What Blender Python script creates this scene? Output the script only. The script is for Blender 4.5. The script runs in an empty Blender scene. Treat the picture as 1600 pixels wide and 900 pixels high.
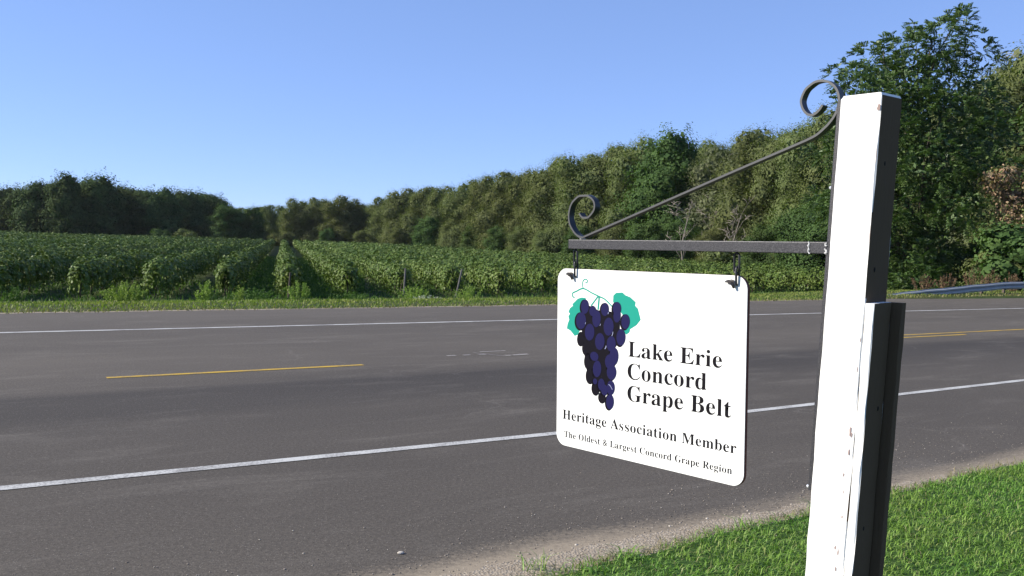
import bpy, bmesh, math, random
import numpy as np
from mathutils import Vector, Matrix

# ------------------------------------------------------------------ camera, world, sun, exposure
random.seed(7)
rng = np.random.default_rng(11)
sc = bpy.context.scene
COL = sc.collection
F = 1450.0 / 1600.0
EYE = Vector((0, 0, 1.6))
rho = math.atan(.0325)
th = math.atan((450 - 378.4) * math.cos(rho) / 1450)
fw = Vector((0, math.cos(th), -math.sin(th)))
r0 = Vector((1, 0, 0)); u0 = Vector((0, math.sin(th), math.cos(th)))
RT = r0 * math.cos(rho) + u0 * math.sin(rho)
UP = -r0 * math.sin(rho) + u0 * math.cos(rho)
cd = bpy.data.cameras.new('camera'); cam = bpy.data.objects.new('camera', cd); COL.objects.link(cam)
cd.sensor_width = 36; cd.lens = 36 * F; cd.clip_start = .05; cd.clip_end = 20000
m = Matrix((RT, UP, -fw)).transposed().to_4x4(); m.translation = EYE
cam.matrix_world = m
sc.camera = cam

SUN_EL = math.radians(31)
SUN_DIR = Vector((-math.cos(SUN_EL) * .998, -math.cos(SUN_EL) * .05, math.sin(SUN_EL))).normalized()   # towards the sun
w = bpy.data.worlds.new('World'); sc.world = w; w.use_nodes = True
nt = w.node_tree; bg = nt.nodes['Background']
sky = nt.nodes.new('ShaderNodeTexSky'); sky.sky_type = 'NISHITA'; sky.sun_disc = False
sky.sun_elevation = SUN_EL; sky.sun_rotation = math.atan2(SUN_DIR.x, SUN_DIR.y)
sky.altitude = 0; sky.air_density = .6; sky.dust_density = 0; sky.ozone_density = 4
def _mul(a, col):                                   # grade the whole sky evenly: softer contrast, deeper blue
    x = nt.nodes.new('ShaderNodeMix'); x.data_type = 'RGBA'; x.blend_type = 'MULTIPLY'; x.inputs[0].default_value = 1
    nt.links.new(a, x.inputs[6]); x.inputs[7].default_value = (*col, 1); return x.outputs[2]
gm = nt.nodes.new('ShaderNodeGamma'); gm.inputs[1].default_value = .5
nt.links.new(_mul(sky.outputs[0], (.12, .12, .12)), gm.inputs[0])
kk = 1 / (.12 * 2 ** .75)
nt.links.new(_mul(gm.outputs[0], (.745 * kk, .905 * kk, 1.31 * kk)), bg.inputs[0]); bg.inputs[1].default_value = .12
sl = bpy.data.lights.new('sun', 'SUN'); sl.energy = 5.0; sl.angle = math.radians(.53); sl.color = (1, .93, .81)
so = bpy.data.objects.new('sun', sl); COL.objects.link(so); so.location = (-20, -5, 30)
so.rotation_euler = SUN_DIR.to_track_quat('Z', 'Y').to_euler()
sc.view_settings.view_transform = 'Standard'; sc.view_settings.look = 'None'
sc.view_settings.exposure = .75; sc.view_settings.gamma = 1
sc.cycles.max_bounces = 6; sc.cycles.transparent_max_bounces = 6

# ------------------------------------------------------------------ helpers
def tag(o, label=None, cat=None, group=None, kind=None):
    if label: o['label'] = label
    if cat: o['category'] = cat
    if group: o['group'] = group
    if kind: o['kind'] = kind
    return o

def empty(name, loc=(0, 0, 0), rz=0):
    o = bpy.data.objects.new(name, None); COL.objects.link(o)
    o.location = loc; o.rotation_euler = (0, 0, rz); o.empty_display_size = .2
    return o

def link(name, me, parent=None, mat=None):
    if mat is not None and not me.materials: me.materials.append(mat)
    o = bpy.data.objects.new(name, me); COL.objects.link(o)
    if parent is not None: o.parent = parent
    return o

def npmesh(name, verts, faces, smooth=False):
    """verts (N,3), faces (M,k) all of one size, or list of such arrays"""
    if not isinstance(faces, list): faces = [faces]
    faces = [np.asarray(f, dtype=np.int32) for f in faces if len(f)]
    me = bpy.data.meshes.new(name)
    verts = np.asarray(verts, dtype=np.float32)
    me.vertices.add(len(verts)); me.vertices.foreach_set('co', verts.ravel())
    li = np.concatenate([f.ravel() for f in faces])
    cnt = np.concatenate([np.full(len(f), f.shape[1], dtype=np.int32) for f in faces])
    st = np.concatenate([[0], np.cumsum(cnt)[:-1]]).astype(np.int32)
    me.loops.add(len(li)); me.loops.foreach_set('vertex_index', li)
    me.polygons.add(len(cnt)); me.polygons.foreach_set('loop_start', st)
    if smooth: me.polygons.foreach_set('use_smooth', np.ones(len(cnt), dtype=bool))
    me.update(calc_edges=True); me.validate()
    return me

class MB:
    """collects verts and faces in plain lists"""
    def __init__(s): s.v = []; s.f = []
    def add(s, vs, fs):
        b = len(s.v); s.v += [tuple(p) for p in vs]; s.f += [tuple(i + b for i in f) for f in fs]
    def box(s, c, ux, uy, uz, bev=0):
        c = Vector(c)
        P = [c + ux * i + uy * j + uz * k for i in (-1, 1) for j in (-1, 1) for k in (-1, 1)]
        s.add(P, [(0, 1, 3, 2), (4, 6, 7, 5), (0, 4, 5, 1), (2, 3, 7, 6), (0, 2, 6, 4), (1, 5, 7, 3)])
    def tube(s, pts, rad, n=8, closed=False):
        pts = [Vector(p) for p in pts]
        rad = rad if isinstance(rad, (list, tuple)) else [rad] * len(pts)
        N = len(pts); rings = []
        ref = None
        for i, p in enumerate(pts):
            a = pts[(i - 1) % N] if (closed or i > 0) else p
            b = pts[(i + 1) % N] if (closed or i < N - 1) else p
            t = (b - a).normalized()
            if ref is None:
                ref = t.orthogonal().normalized()
            ref = (ref - t * ref.dot(t)).normalized()
            q = t.cross(ref)
            rings.append([p + (ref * math.cos(2 * math.pi * k / n) + q * math.sin(2 * math.pi * k / n)) * rad[i] for k in range(n)])
        vs = [v for r in rings for v in r]; fs = []
        for i in range(N if closed else N - 1):
            j = (i + 1) % N
            for k in range(n):
                fs.append((i * n + k, i * n + (k + 1) % n, j * n + (k + 1) % n, j * n + k))
        if not closed:
            fs.append(tuple(reversed(range(n)))); fs.append(tuple((N - 1) * n + k for k in range(n)))
        s.add(vs, fs)
    def mesh(s, name, smooth=False):
        me = bpy.data.meshes.new(name); me.from_pydata(s.v, [], s.f)
        if smooth:
            for p in me.polygons: p.use_smooth = True
        me.update(); return me
    def build(s, name, mat, parent=None, smooth=False):
        return link(name, s.mesh(name, smooth), parent, mat)

def catmull(P, k=6):
    P = [Vector(p) for p in P]; out = []
    for i in range(len(P) - 1):
        a = P[max(i - 1, 0)]; b = P[i]; c = P[i + 1]; d = P[min(i + 2, len(P) - 1)]
        for j in range(k):
            t = j / k
            out.append(.5 * ((2 * b) + (c - a) * t + (2 * a - 5 * b + 4 * c - d) * t * t + (3 * b - a - 3 * c + d) * t ** 3))
    out.append(P[-1]); return out

# ---- materials
def mat(name, col=(.5, .5, .5), rough=.8, spec=.3, metal=0):
    mt = bpy.data.materials.new(name); mt.use_nodes = True
    b = mt.node_tree.nodes['Principled BSDF']
    b.inputs['Base Color'].default_value = (*col, 1); b.inputs['Roughness'].default_value = rough
    b.inputs['Specular IOR Level'].default_value = spec; b.inputs['Metallic'].default_value = metal
    return mt
class NT:
    def __init__(s, mt): s.t = mt.node_tree; s.b = s.t.nodes['Principled BSDF']
    def n(s, ty, **kw):
        x = s.t.nodes.new(ty)
        for k, v in kw.items(): setattr(x, k, v)
        return x
    def l(s, a, b): s.t.links.new(a, b)
    def noise(s, vec, scale, detail=4, rough=.6, dist=0):
        x = s.n('ShaderNodeTexNoise'); x.inputs['Scale'].default_value = scale; x.inputs['Detail'].default_value = detail
        x.inputs['Roughness'].default_value = rough; x.inputs['Distortion'].default_value = dist
        if vec is not None: s.l(vec, x.inputs['Vector'])
        return x.outputs['Fac']
    def ramp(s, fac, stops):
        x = s.n('ShaderNodeValToRGB'); e = x.color_ramp.elements
        while len(e) < len(stops): e.new(.5)
        for q, (p, c) in zip(e, stops): q.position = p; q.color = (*c, 1) if len(c) == 3 else c
        s.l(fac, x.inputs[0]); return x.outputs[0]
    def mix(s, f, a, b, mode='MIX'):
        x = s.n('ShaderNodeMix', data_type='RGBA', blend_type=mode)
        for sock, v in ((x.inputs[0], f), (x.inputs[6], a), (x.inputs[7], b)):
            if hasattr(v, 'is_output'): s.l(v, sock)
            else: sock.default_value = v if not isinstance(v, tuple) else (*v, 1)
        return x.outputs[2]
    def math(s, op, a, b=0, c=None):
        x = s.n('ShaderNodeMath', operation=op)
        for i, v in enumerate((a, b) if c is None else (a, b, c)):
            if hasattr(v, 'is_output'): s.l(v, x.inputs[i])
            else: x.inputs[i].default_value = v
        return x.outputs[0]
    def bump(s, h, strength=.3, dist=.01):
        x = s.n('ShaderNodeBump'); x.inputs['Strength'].default_value = strength; x.inputs['Distance'].default_value = dist
        s.l(h, x.inputs['Height']); s.l(x.outputs[0], s.b.inputs['Normal'])
    def coord(s, which='Object'): return s.n('ShaderNodeTexCoord').outputs[which]
    def geo(s, which='Position'): return s.n('ShaderNodeNewGeometry').outputs[which]
def scale_vec(N, vec, s):
    x = N.n('ShaderNodeMapping'); x.inputs['Scale'].default_value = s; N.l(vec, x.inputs['Vector']); return x.outputs[0]

def leaf_mat(name, cols, rough=.55, spec=.35, trans=.25, patch=.0, patch_scale=.5, objvar=.25):
    """two-sided leaf: colours picked per leaf, large soft patches, a little shift per plant"""
    mt = mat(name, cols[0], rough, spec); N = NT(mt)
    rp = N.geo('Random Per Island')
    c = N.ramp(rp, [(i / max(1, len(cols) - 1), q) for i, q in enumerate(cols)])
    if patch:
        nz = N.noise(N.geo('Position'), patch_scale, 3)
        c = N.mix(N.math('MULTIPLY', N.ramp(nz, [(.4, (0, 0, 0)), (.65, (1, 1, 1))]), patch), c, tuple(x * y for x, y in zip(cols[-1], (1.25, 1.1, .8))))
    if objvar:
        oi = N.n('ShaderNodeObjectInfo').outputs['Random']
        hsv = N.n('ShaderNodeHueSaturation')
        N.l(N.math('MULTIPLY_ADD', oi, .022 * objvar * 4, .5 - .009 * objvar * 4), hsv.inputs['Hue'])
        N.l(N.math('MULTIPLY_ADD', oi, objvar, 1 - objvar / 2), hsv.inputs['Value'])
        N.l(c, hsv.inputs['Color']); c = hsv.outputs[0]
    N.l(c, N.b.inputs['Base Color'])
    if trans:
        tr = N.n('ShaderNodeBsdfTranslucent'); N.l(N.mix(1.0, c, (1.0, 1.25, .45), 'MULTIPLY'), tr.inputs['Color'])
        ms = N.n('ShaderNodeMixShader'); ms.inputs[0].default_value = trans
        out = N.t.nodes['Material Output']
        N.l(N.b.outputs[0], ms.inputs[1]); N.l(tr.outputs[0], ms.inputs[2]); N.l(ms.outputs[0], out.inputs[0])
    return mt

M = {}
# asphalt: UV x = metres along the road, y = metres across
def asphalt():
    mt = mat('asphalt', (.09, .086, .084), .88, .25); N = NT(mt)
    uv = N.coord('UV'); sep = N.n('ShaderNodeSeparateXYZ'); N.l(uv, sep.inputs[0]); X, Y = sep.outputs[0], sep.outputs[1]
    streak = N.noise(scale_vec(N, uv, (.10, 1.1, 1)), 1.0, 5, .6)
    cloud = N.noise(scale_vec(N, uv, (.35, .8, 1)), .8, 6, .65)
    pos = N.geo('Position')
    base = N.mix(cloud, (.054, .047, .039), (.090, .079, .065))
    # old brighter lane surface and the dark oily band in the near lane
    yy = N.math('ADD', Y, N.math('MULTIPLY', N.math('SUBTRACT', streak, .5), 1.3))
    band = N.n('ShaderNodeMapRange'); N.l(yy, band.inputs[0])
    band.inputs[1].default_value = 2; band.inputs[2].default_value = 22
    prof = N.ramp(band.outputs[0], [((y - 2) / 20, (v, v, v)) for y, v in
        ((3.4, .62), (5.2, .50), (6.2, .46), (7.3, .42), (8.1, .32), (8.7, .10), (9.5, .06), (10.0, .52), (10.8, .66), (12.2, .78), (13.4, .60), (14.2, .66), (15.4, .58), (16.2, .66), (19, .8))])
    lay = N.mix(prof, (.56, .56, .58), (1.38, 1.36, 1.33))
    col = N.mix(1.0, base, lay, 'MULTIPLY')
    # pale chips of stone
    chips = N.n('ShaderNodeTexVoronoi'); chips.inputs['Scale'].default_value = 75; N.l(pos, chips.inputs['Vector'])
    ch = N.ramp(chips.outputs['Distance'], [(.12, (1, 1, 1)), (.26, (0, 0, 0))])
    sel = N.n('ShaderNodeSeparateColor'); N.l(chips.outputs['Color'], sel.inputs[0])
    ch = N.math('MULTIPLY', ch, N.math('GREATER_THAN', sel.outputs[0], .62))
    col = N.mix(N.math('MULTIPLY', ch, .55), col, (.24, .225, .20))
    chips2 = N.n('ShaderNodeTexVoronoi'); chips2.inputs['Scale'].default_value = 22; N.l(pos, chips2.inputs['Vector'])
    s2 = N.n('ShaderNodeSeparateColor'); N.l(chips2.outputs['Color'], s2.inputs[0])
    c2 = N.math('MULTIPLY', N.ramp(chips2.outputs['Distance'], [(.10, (1, 1, 1)), (.2, (0, 0, 0))]), N.math('GREATER_THAN', s2.outputs[0], .86))
    col = N.mix(N.math('MULTIPLY', c2, .25), col, (.26, .23, .19))
    fine = N.noise(pos, 130, 2, .8)
    col = N.mix(1.0, col, N.ramp(fine, [(.3, (.50, .50, .50)), (.7, (1.5, 1.5, 1.5))]), 'MULTIPLY')
    mid = N.noise(pos, 42, 5, .85)
    col = N.mix(1.0, col, N.ramp(mid, [(.32, (.55, .55, .55)), (.68, (1.5, 1.5, 1.5))]), 'MULTIPLY')
    # dusty scuffs on the shoulder, dust fading in towards the gravel edge
    d = N.noise(scale_vec(N, uv, (.55, 2.2, 1)), .9, 7, .7, .6)
    dm = N.ramp(d, [(.52, (0, 0, 0)), (.72, (1, 1, 1))])
    col = N.mix(N.math('MULTIPLY', N.math('MULTIPLY', dm, .5), N.ramp(N.noise(pos, 18, 6, .85), [(.35, (0, 0, 0)), (.65, (1, 1, 1))])), col, (.20, .18, .155))
    e = N.n('ShaderNodeMapRange'); N.l(N.math('ADD', Y, N.math('MULTIPLY', N.math('SUBTRACT', cloud, .5), .9)), e.inputs[0])
    e.inputs[1].default_value = 4.12; e.inputs[2].default_value = 3.66; e.inputs[3].default_value = 0; e.inputs[4].default_value = 1
    col = N.mix(N.math('MULTIPLY', N.ramp(N.math('ADD', N.math('MULTIPLY', e.outputs[0], 1.15), N.math('MULTIPLY', N.math('SUBTRACT', N.noise(pos, 34, 6, .85), .5), 1.9)), [(.22, (0, 0, 0)), (.95, (1, 1, 1))]), .85), col, (.29, .24, .175))
    # thin cracks
    cr = N.n('ShaderNodeTexVoronoi', feature='DISTANCE_TO_EDGE'); cr.inputs['Scale'].default_value = .38
    wv = N.n('ShaderNodeVectorMath', operation='ADD'); N.l(uv, wv.inputs[0])
    nn = N.n('ShaderNodeTexNoise'); nn.inputs['Scale'].default_value = 1.4; nn.inputs['Detail'].default_value = 6; N.l(uv, nn.inputs['Vector'])
    N.l(nn.outputs['Color'], wv.inputs[1]); N.l(wv.outputs[0], cr.inputs['Vector'])
    cm = N.ramp(cr.outputs['Distance'], [(.0, (1, 1, 1)), (.006, (0, 0, 0))])
    cm = N.math('MULTIPLY', cm, N.ramp(N.noise(uv, .3, 2), [(.52, (0, 0, 0)), (.6, (1, 1, 1))]))
    col = N.mix(N.math('MULTIPLY', cm, .25), col, (.2, .18, .16))
    N.l(col, N.b.inputs['Base Color'])
    N.bump(N.math('ADD', fine, N.math('MULTIPLY', ch, .4)), .35, .004)
    return mt
M['asphalt'] = asphalt()

def paint(name, col, wear=(.52, .66)):
    mt = mat(name, col, .75, .3); N = NT(mt); pos = N.geo('Position')
    a = N.noise(pos, 55, 4, .8); b = N.noise(pos, 2.5, 3)
    f = N.ramp(N.math('ADD', N.math('MULTIPLY', a, .7), N.math('MULTIPLY', b, .4)), [(wear[0], (0, 0, 0)), (wear[1], (1, 1, 1))])
    N.l(N.mix(N.math('MULTIPLY', f, .75), col, (.11, .10, .095)), N.b.inputs['Base Color'])
    N.bump(a, .3, .003); return mt
M['white_paint'] = paint('white_road_paint', (.46, .46, .44))
M['yellow_paint'] = paint('yellow_road_paint', (.44, .285, .025))
M['mark_paint'] = paint('survey_mark_paint', (.36, .34, .31), (.45, .62))

def gravel():
    mt = mat('gravel', (.3, .26, .21), .95, .1); N = NT(mt); pos = N.geo('Position')
    v = N.n('ShaderNodeTexVoronoi'); v.inputs['Scale'].default_value = 70; N.l(pos, v.inputs['Vector'])
    c = N.mix(N.noise(pos, 3, 5), (.20, .155, .108), (.32, .26, .18))
    sepc = N.n('ShaderNodeSeparateColor'); N.l(v.outputs['Color'], sepc.inputs[0])
    c = N.mix(.5, c, N.ramp(sepc.outputs[0], [(0, (.14, .12, .10)), (1, (.42, .38, .32))]))
    N.l(c, N.b.inputs['Base Color']); N.bump(v.outputs['Distance'], .7, .008); return mt
M['gravel'] = gravel()

def ground_mat():
    mt = mat('ground', (.05, .07, .025), .95, .1); N = NT(mt); pos = N.geo('Position')
    a = N.noise(pos, 1.3, 6, .7); b = N.noise(pos, .15, 3)
    c = N.ramp(a, [(.3, (.022, .034, .010)), (.5, (.040, .064, .017)), (.72, (.075, .085, .03))])
    c = N.mix(N.ramp(b, [(.45, (0, 0, 0)), (.7, (.6, .6, .6))]), c, (.09, .075, .04))
    N.l(c, N.b.inputs['Base Color']); N.bump(N.noise(pos, 30, 4), .8, .03); return mt
M['ground'] = ground_mat()
M['lawn_soil'] = mat('lawn_soil', (.035, .070, .016), .95, .1)

M['lawn_blade'] = leaf_mat('lawn_blade', [(.095, .215, .026), (.135, .295, .033), (.19, .35, .055), (.125, .26, .042), (.29, .33, .11)], .5, .35, .3, .25, .9, 0)
M['verge_blade'] = leaf_mat('verge_blade', [(.10, .165, .028), (.14, .21, .038), (.18, .24, .052), (.22, .23, .085)], .6, .2, .3, .5, .35, 0)
M['dry_blade'] = leaf_mat('dry_blade', [(.22, .19, .10), (.16, .17, .07), (.28, .22, .13)], .7, .2, .2, 0, 1, 0)
M['weed'] = leaf_mat('weed_leaf', [(.14, .22, .04), (.22, .31, .065), (.30, .38, .10)], .6, .2, .3, 0, 1, .15)
M['weed_dark'] = leaf_mat('weed_dark', [(.045, .10, .02), (.08, .15, .03), (.12, .19, .05)], .6, .2, .3, 0, 1, .15)
M['flower'] = leaf_mat('white_flower', [(.6, .6, .52), (.5, .52, .40)], .7, .2, .2, 0, 1, 0)
M['dock'] = leaf_mat('rusty_dock', [(.15, .07, .045), (.22, .13, .08), (.14, .13, .06)], .7, .2, .15, 0, 1, .1)
M['vine'] = leaf_mat('vine_leaf', [(.038, .078, .013), (.068, .116, .021), (.100, .150, .030), (.057, .104, .020), (.15, .19, .06)], .5, .13, .08, .22, .6, .10)
M['olive'] = leaf_mat('olive_leaf', [(.104, .128, .050), (.118, .141, .057), (.134, .156, .067), (.110, .134, .052)], .85, .08, .24, .35, .25, .30)
M['olive_grey'] = leaf_mat('greyish_leaf', [(.105, .128, .064), (.13, .152, .08), (.155, .175, .10)], .85, .08, .24, .2, .25, .2)
M['green'] = leaf_mat('green_leaf', [(.042, .078, .024), (.060, .102, .032), (.082, .130, .042)], .8, .1, .26, .2, .3, .3)
M['dark'] = leaf_mat('dark_leaf', [(.034, .058, .022), (.052, .084, .030), (.075, .108, .040)], .85, .06, .12, .2, .2, .3)
M['walnut'] = leaf_mat('walnut_leaf', [(.030, .068, .018), (.050, .100, .024), (.080, .135, .036), (.12, .17, .06)], .5, .35, .18, .15, .6, 0)
M['brown_leaf'] = leaf_mat('brown_leaf', [(.27, .18, .11), (.38, .28, .18), (.23, .13, .08), (.15, .15, .07), (.10, .14, .04)], .7, .2, .2, 0, 1, 0)
def bark(name, a, b):
    mt = mat(name, a, .9, .15); N = NT(mt); p = N.coord('Object')
    f = N.noise(scale_vec(N, p, (6, 6, 1.2)), 2, 5)
    N.l(N.mix(f, a, b), N.b.inputs['Base Color']); N.bump(f, .6, .05); return mt
M['bark'] = bark('bark', (.05, .04, .03), (.14, .115, .09))
M['pale_bark'] = bark('pale_bark', (.20, .17, .14), (.36, .32, .27))
M['post_grey'] = bark('grey_post_wood', (.09, .085, .08), (.20, .19, .18))
M['post_dark'] = bark('dark_post_wood', (.05, .04, .032), (.12, .10, .08))

def sign_white():
    mt = mat('sign_white', (.80, .80, .79), .35, .45); N = NT(mt); p = N.coord('Object')
    f = N.noise(p, 9, 6, .7)
    N.l(N.mix(f, (.82, .82, .80), (.76, .75, .72)), N.b.inputs['Base Color']); N.bump(N.noise(p, 40, 3), .05, .002); return mt
M['sign_white'] = sign_white()
M['sign_edge'] = mat('sign_edge', (.10, .035, .025), .7, .2)
M['ink'] = mat('black_print', (.005, .004, .006), .6, .12)
M['grape_blue'] = mat('grape_blue_print', (.010, .009, .058), .6, .12)
M['grape_black'] = mat('grape_black_print', (.004, .003, .007), .6, .1)
M['teal'] = mat('teal_print', (.012, .27, .20), .6, .15)
M['glint'] = mat('grape_highlight_print', (.25, .27, .42), .5, .3)

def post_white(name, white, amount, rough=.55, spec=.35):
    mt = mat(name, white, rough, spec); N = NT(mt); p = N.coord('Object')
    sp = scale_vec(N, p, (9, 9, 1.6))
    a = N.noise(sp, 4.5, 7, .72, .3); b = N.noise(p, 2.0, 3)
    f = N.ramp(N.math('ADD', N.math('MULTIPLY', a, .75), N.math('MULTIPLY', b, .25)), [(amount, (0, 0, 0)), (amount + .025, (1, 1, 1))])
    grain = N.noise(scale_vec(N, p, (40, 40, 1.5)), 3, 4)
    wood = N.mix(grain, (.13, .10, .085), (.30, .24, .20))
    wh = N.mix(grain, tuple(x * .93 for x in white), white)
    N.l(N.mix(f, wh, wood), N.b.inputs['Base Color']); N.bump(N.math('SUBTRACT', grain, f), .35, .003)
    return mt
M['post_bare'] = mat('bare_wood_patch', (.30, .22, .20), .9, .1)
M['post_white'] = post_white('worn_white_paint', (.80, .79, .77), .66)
M['post_shade'] = post_white('worn_paint_in_shade', (.120, .080, .050), .66, .9, .06)  # darker copy of the worn paint, with shade put into its colour

def iron():
    mt = mat('dark_iron', (.06, .06, .065), .42, .5, .55); N = NT(mt); p = N.coord('Object')
    a = N.noise(p, 60, 4); s = N.noise(scale_vec(N, p, (30, 30, 30)), 6, 3)
    N.l(N.mix(N.ramp(s, [(.6, (0, 0, 0)), (.75, (1, 1, 1))]), N.mix(a, (.022, .022, .023), (.05, .05, .05)), (.10, .06, .04)), N.b.inputs['Base Color'])
    N.bump(a, .2, .002); return mt
M['iron'] = iron()  # bracket, links
def tube_iron():
    mt = mat('scuffed_iron_tube', (.10, .10, .115), .5, .5, .35); N = NT(mt); p = N.coord('Object')
    a = N.noise(scale_vec(N, p, (1.5, 120, 120)), 3, 4, .7); b = N.noise(p, 300, 2)
    N.l(N.mix(N.ramp(a, [(.42, (0, 0, 0)), (.66, (1, 1, 1))]), (.022, .022, .026), (.085, .082, .088)), N.b.inputs['Base Color'])
    N.bump(a, .3, .001); return mt
M['tube'] = tube_iron()
M['worn_lit_iron'] = mat('worn_sunlit_iron_edge', (.085, .085, .085), .45, .4, .3)  # worn edges, with the sun's brightness put into the colour as well
M['bright'] = mat('bright_screw', (.8, .82, .84), .25, .6, .6)
M['weld'] = mat('chalky_weld', (.5, .5, .5), .7, .3)
M['zinc'] = mat('zinc_hook', (.09, .08, .075), .35, .5, .8)
def galv():
    mt = mat('galvanised_steel', (.42, .43, .43), .55, .4, .25); N = NT(mt); p = N.coord('Object')
    N.l(N.mix(N.noise(p, 5, 5), (.26, .27, .27), (.40, .41, .41)), N.b.inputs['Base Color']); return mt
M['galv'] = galv()
M['stone'] = mat('pebble', (.30, .26, .22), .9, .2)
N_ = NT(M['stone']); N_.l(N_.ramp(N_.geo('Random Per Island'), [(0, (.14, .12, .10)), (.6, (.28, .24, .20)), (1, (.46, .42, .36))]), N_.b.inputs['Base Color'])

# ------------------------------------------------------------------ frame of the road
DV = np.array([.831, .5563]); NV = np.array([-.5563, .831])
def AO(a, o): return DV * a + NV * o
def smooth(x): x = np.clip(x, 0, 1); return x * x * (3 - 2 * x)
def tz(x, y):
    """terrain height"""
    x = np.asarray(x, float); y = np.asarray(y, float)
    o = x * NV[0] + y * NV[1]; a = x * DV[0] + y * DV[1]
    z = -.03 - 1.17 * smooth((o - 20.2) / 17) + .22 * smooth((a - 26) / 8) * smooth((o - 19) / 4) * (1 - smooth((o - 30) / 14))
    z = z + np.where(o < 3.6, .0 * o - .012, 0)
    z = z + .10 * np.sin(x * .09 + 1.3) * np.sin(y * .07) * smooth((o - 45) / 30)
    return z

# terrain sheet: fine near, coarse to the horizon
def axis(lo, hi, fine_lo, fine_hi, step):
    A = list(np.arange(fine_lo, fine_hi + .01, step)); s = step; x = fine_hi
    while x < hi: s *= 1.35; x += s; A.append(x)
    s = step; x = fine_lo
    while x > lo: s *= 1.35; x -= s; A.insert(0, x)
    return np.array(A)
ax = axis(-2500, 2500, -40, 60, 1.0); ay = axis(-2500, 2500, -10, 70, 1.0)
A_, O_ = np.meshgrid(ax, ay)
X = DV[0] * A_ + NV[0] * O_; Y = DV[1] * A_ + NV[1] * O_
V = np.stack([X, Y, tz(X, Y)], -1).reshape(-1, 3)
ny, nx = X.shape
idx = np.arange(ny * nx).reshape(ny, nx)
Q = np.stack([idx[:-1, :-1], idx[:-1, 1:], idx[1:, 1:], idx[1:, :-1]], -1).reshape(-1, 4)
tag(link('ground', npmesh('ground', V, Q, True), mat=M['ground']), kind='structure')

def ribbon(name, mt, a0, a1, lo, hi, z, step=.25, parent=None, kind='structure'):
    """sheet along the road between the across-offsets lo(a) and hi(a)"""
    n = max(2, int((a1 - a0) / step)); A = np.linspace(a0, a1, n)
    K = 2
    L = np.array([lo(a) for a in A]); H = np.array([hi(a) for a in A])
    vs = []; uv = []
    for k in range(K):
        o = L + (H - L) * k / (K - 1)
        P = A[:, None] * DV + o[:, None] * NV
        vs.append(np.column_stack([P, np.full(n, z)])); uv.append(np.column_stack([A, o]))
    V = np.concatenate(vs); U = np.concatenate(uv)
    i = np.arange(n - 1); Q = np.column_stack([i, i + 1, i + 1 + n, i + n])
    me = npmesh(name, V, Q)
    l = me.uv_layers.new(name='UVMap'); vi = np.zeros(len(me.loops), dtype=np.int32); me.loops.foreach_get('vertex_index', vi)
    l.data.foreach_set('uv', U[vi].astype(np.float32).ravel())
    o = link(name, me, parent, mt)
    if kind: tag(o, kind=kind)
    return o
def wob(seed, amp, fr):
    ph = [random.Random(seed + i).uniform(0, 6.28) for i in range(6)]
    return lambda a: amp * sum(math.sin(a * fr * (1.9 ** i) + ph[i]) / (1.5 ** i) for i in range(6)) * .5
w1, w2, w3 = wob(1, .05, 1.3), wob(5, .10, .8), wob(9, .06, 2.2)
far_edge = lambda a: float(np.interp(a, [-200, 1.6, 13, 30, 40, 400], [19.0, 19.15, 19.36, 20.25, 20.5, 21.5])) + w3(a)
ribbon('gravel_shoulder', M['gravel'], -8, 24, lambda a: 2.6, lambda a: 3.80 + w1(a) * .9 + w1(a * 6.1) * .35 + w3(a * 9.0) * .3, .003, .03)
ribbon('gravel_shoulder', M['gravel'], -60, 120, lambda a: far_edge(a) - .6, lambda a: far_edge(a) + .25 + w2(a), -.004, .3)
def road_mesh():
    segs = [(-400, -60, 4), (-60, -3, .5), (-3, 12, .05), (12, 60, .2), (60, 500, 4)]
    A = np.concatenate([np.arange(a, b, s) for a, b, s in segs])
    lo = np.array([3.55 + w1(a) * .5 for a in A]); hi = np.array([far_edge(a) for a in A])
    n = len(A); vs = []; uv = []
    for o in (lo, hi):
        P = A[:, None] * DV + o[:, None] * NV
        vs.append(np.column_stack([P, np.zeros(n)])); uv.append(np.column_stack([A, o]))
    V = np.concatenate(vs); U = np.concatenate(uv); i = np.arange(n - 1)
    me = npmesh('road', V, np.column_stack([i, i + 1, i + 1 + n, i + n]))
    l = me.uv_layers.new(name='UVMap'); vi = np.zeros(len(me.loops), dtype=np.int32); me.loops.foreach_get('vertex_index', vi)
    l.data.foreach_set('uv', U[vi].astype(np.float32).ravel())
    return link('road', me, None, M['asphalt'])
tag(road_mesh(), kind='structure')
nl = lambda a: float(np.interp(a, [-60, -8, .5, 4.6, 12.4, 40, 200], [6.5, 6.5, 6.35, 6.22, 6.34, 6.4, 6.4]))
ribbon('white_edge_line', M['white_paint'], -200, 300, lambda a: nl(a) - .052 + w1(a * 4) * .05, lambda a: nl(a) + .052 + w1(a * 5 + 3) * .05, .004, .15)
ribbon('white_edge_line', M['white_paint'], -200, 300, lambda a: 15.70 - .065 + w1(a * 4) * .05, lambda a: 15.70 + .065 + w1(a * 5 + 3) * .05, .004, .3)
for k in (-2, -1, 0, 1, 2, 3):
    a0 = 1.92 + 12.1 * k; L = 3.0 if k < 1 else 4.4
    ribbon('yellow_centre_dash', M['yellow_paint'], a0, a0 + L, lambda a: 10.60 + w1(a * 5) * .03, lambda a: 10.70 + w1(a * 5 + 3) * .03, .004, .1)
ribbon('yellow_centre_line', M['yellow_paint'], 14.6, 300, lambda a: 10.94, lambda a: 11.04, .004, .5)
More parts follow.
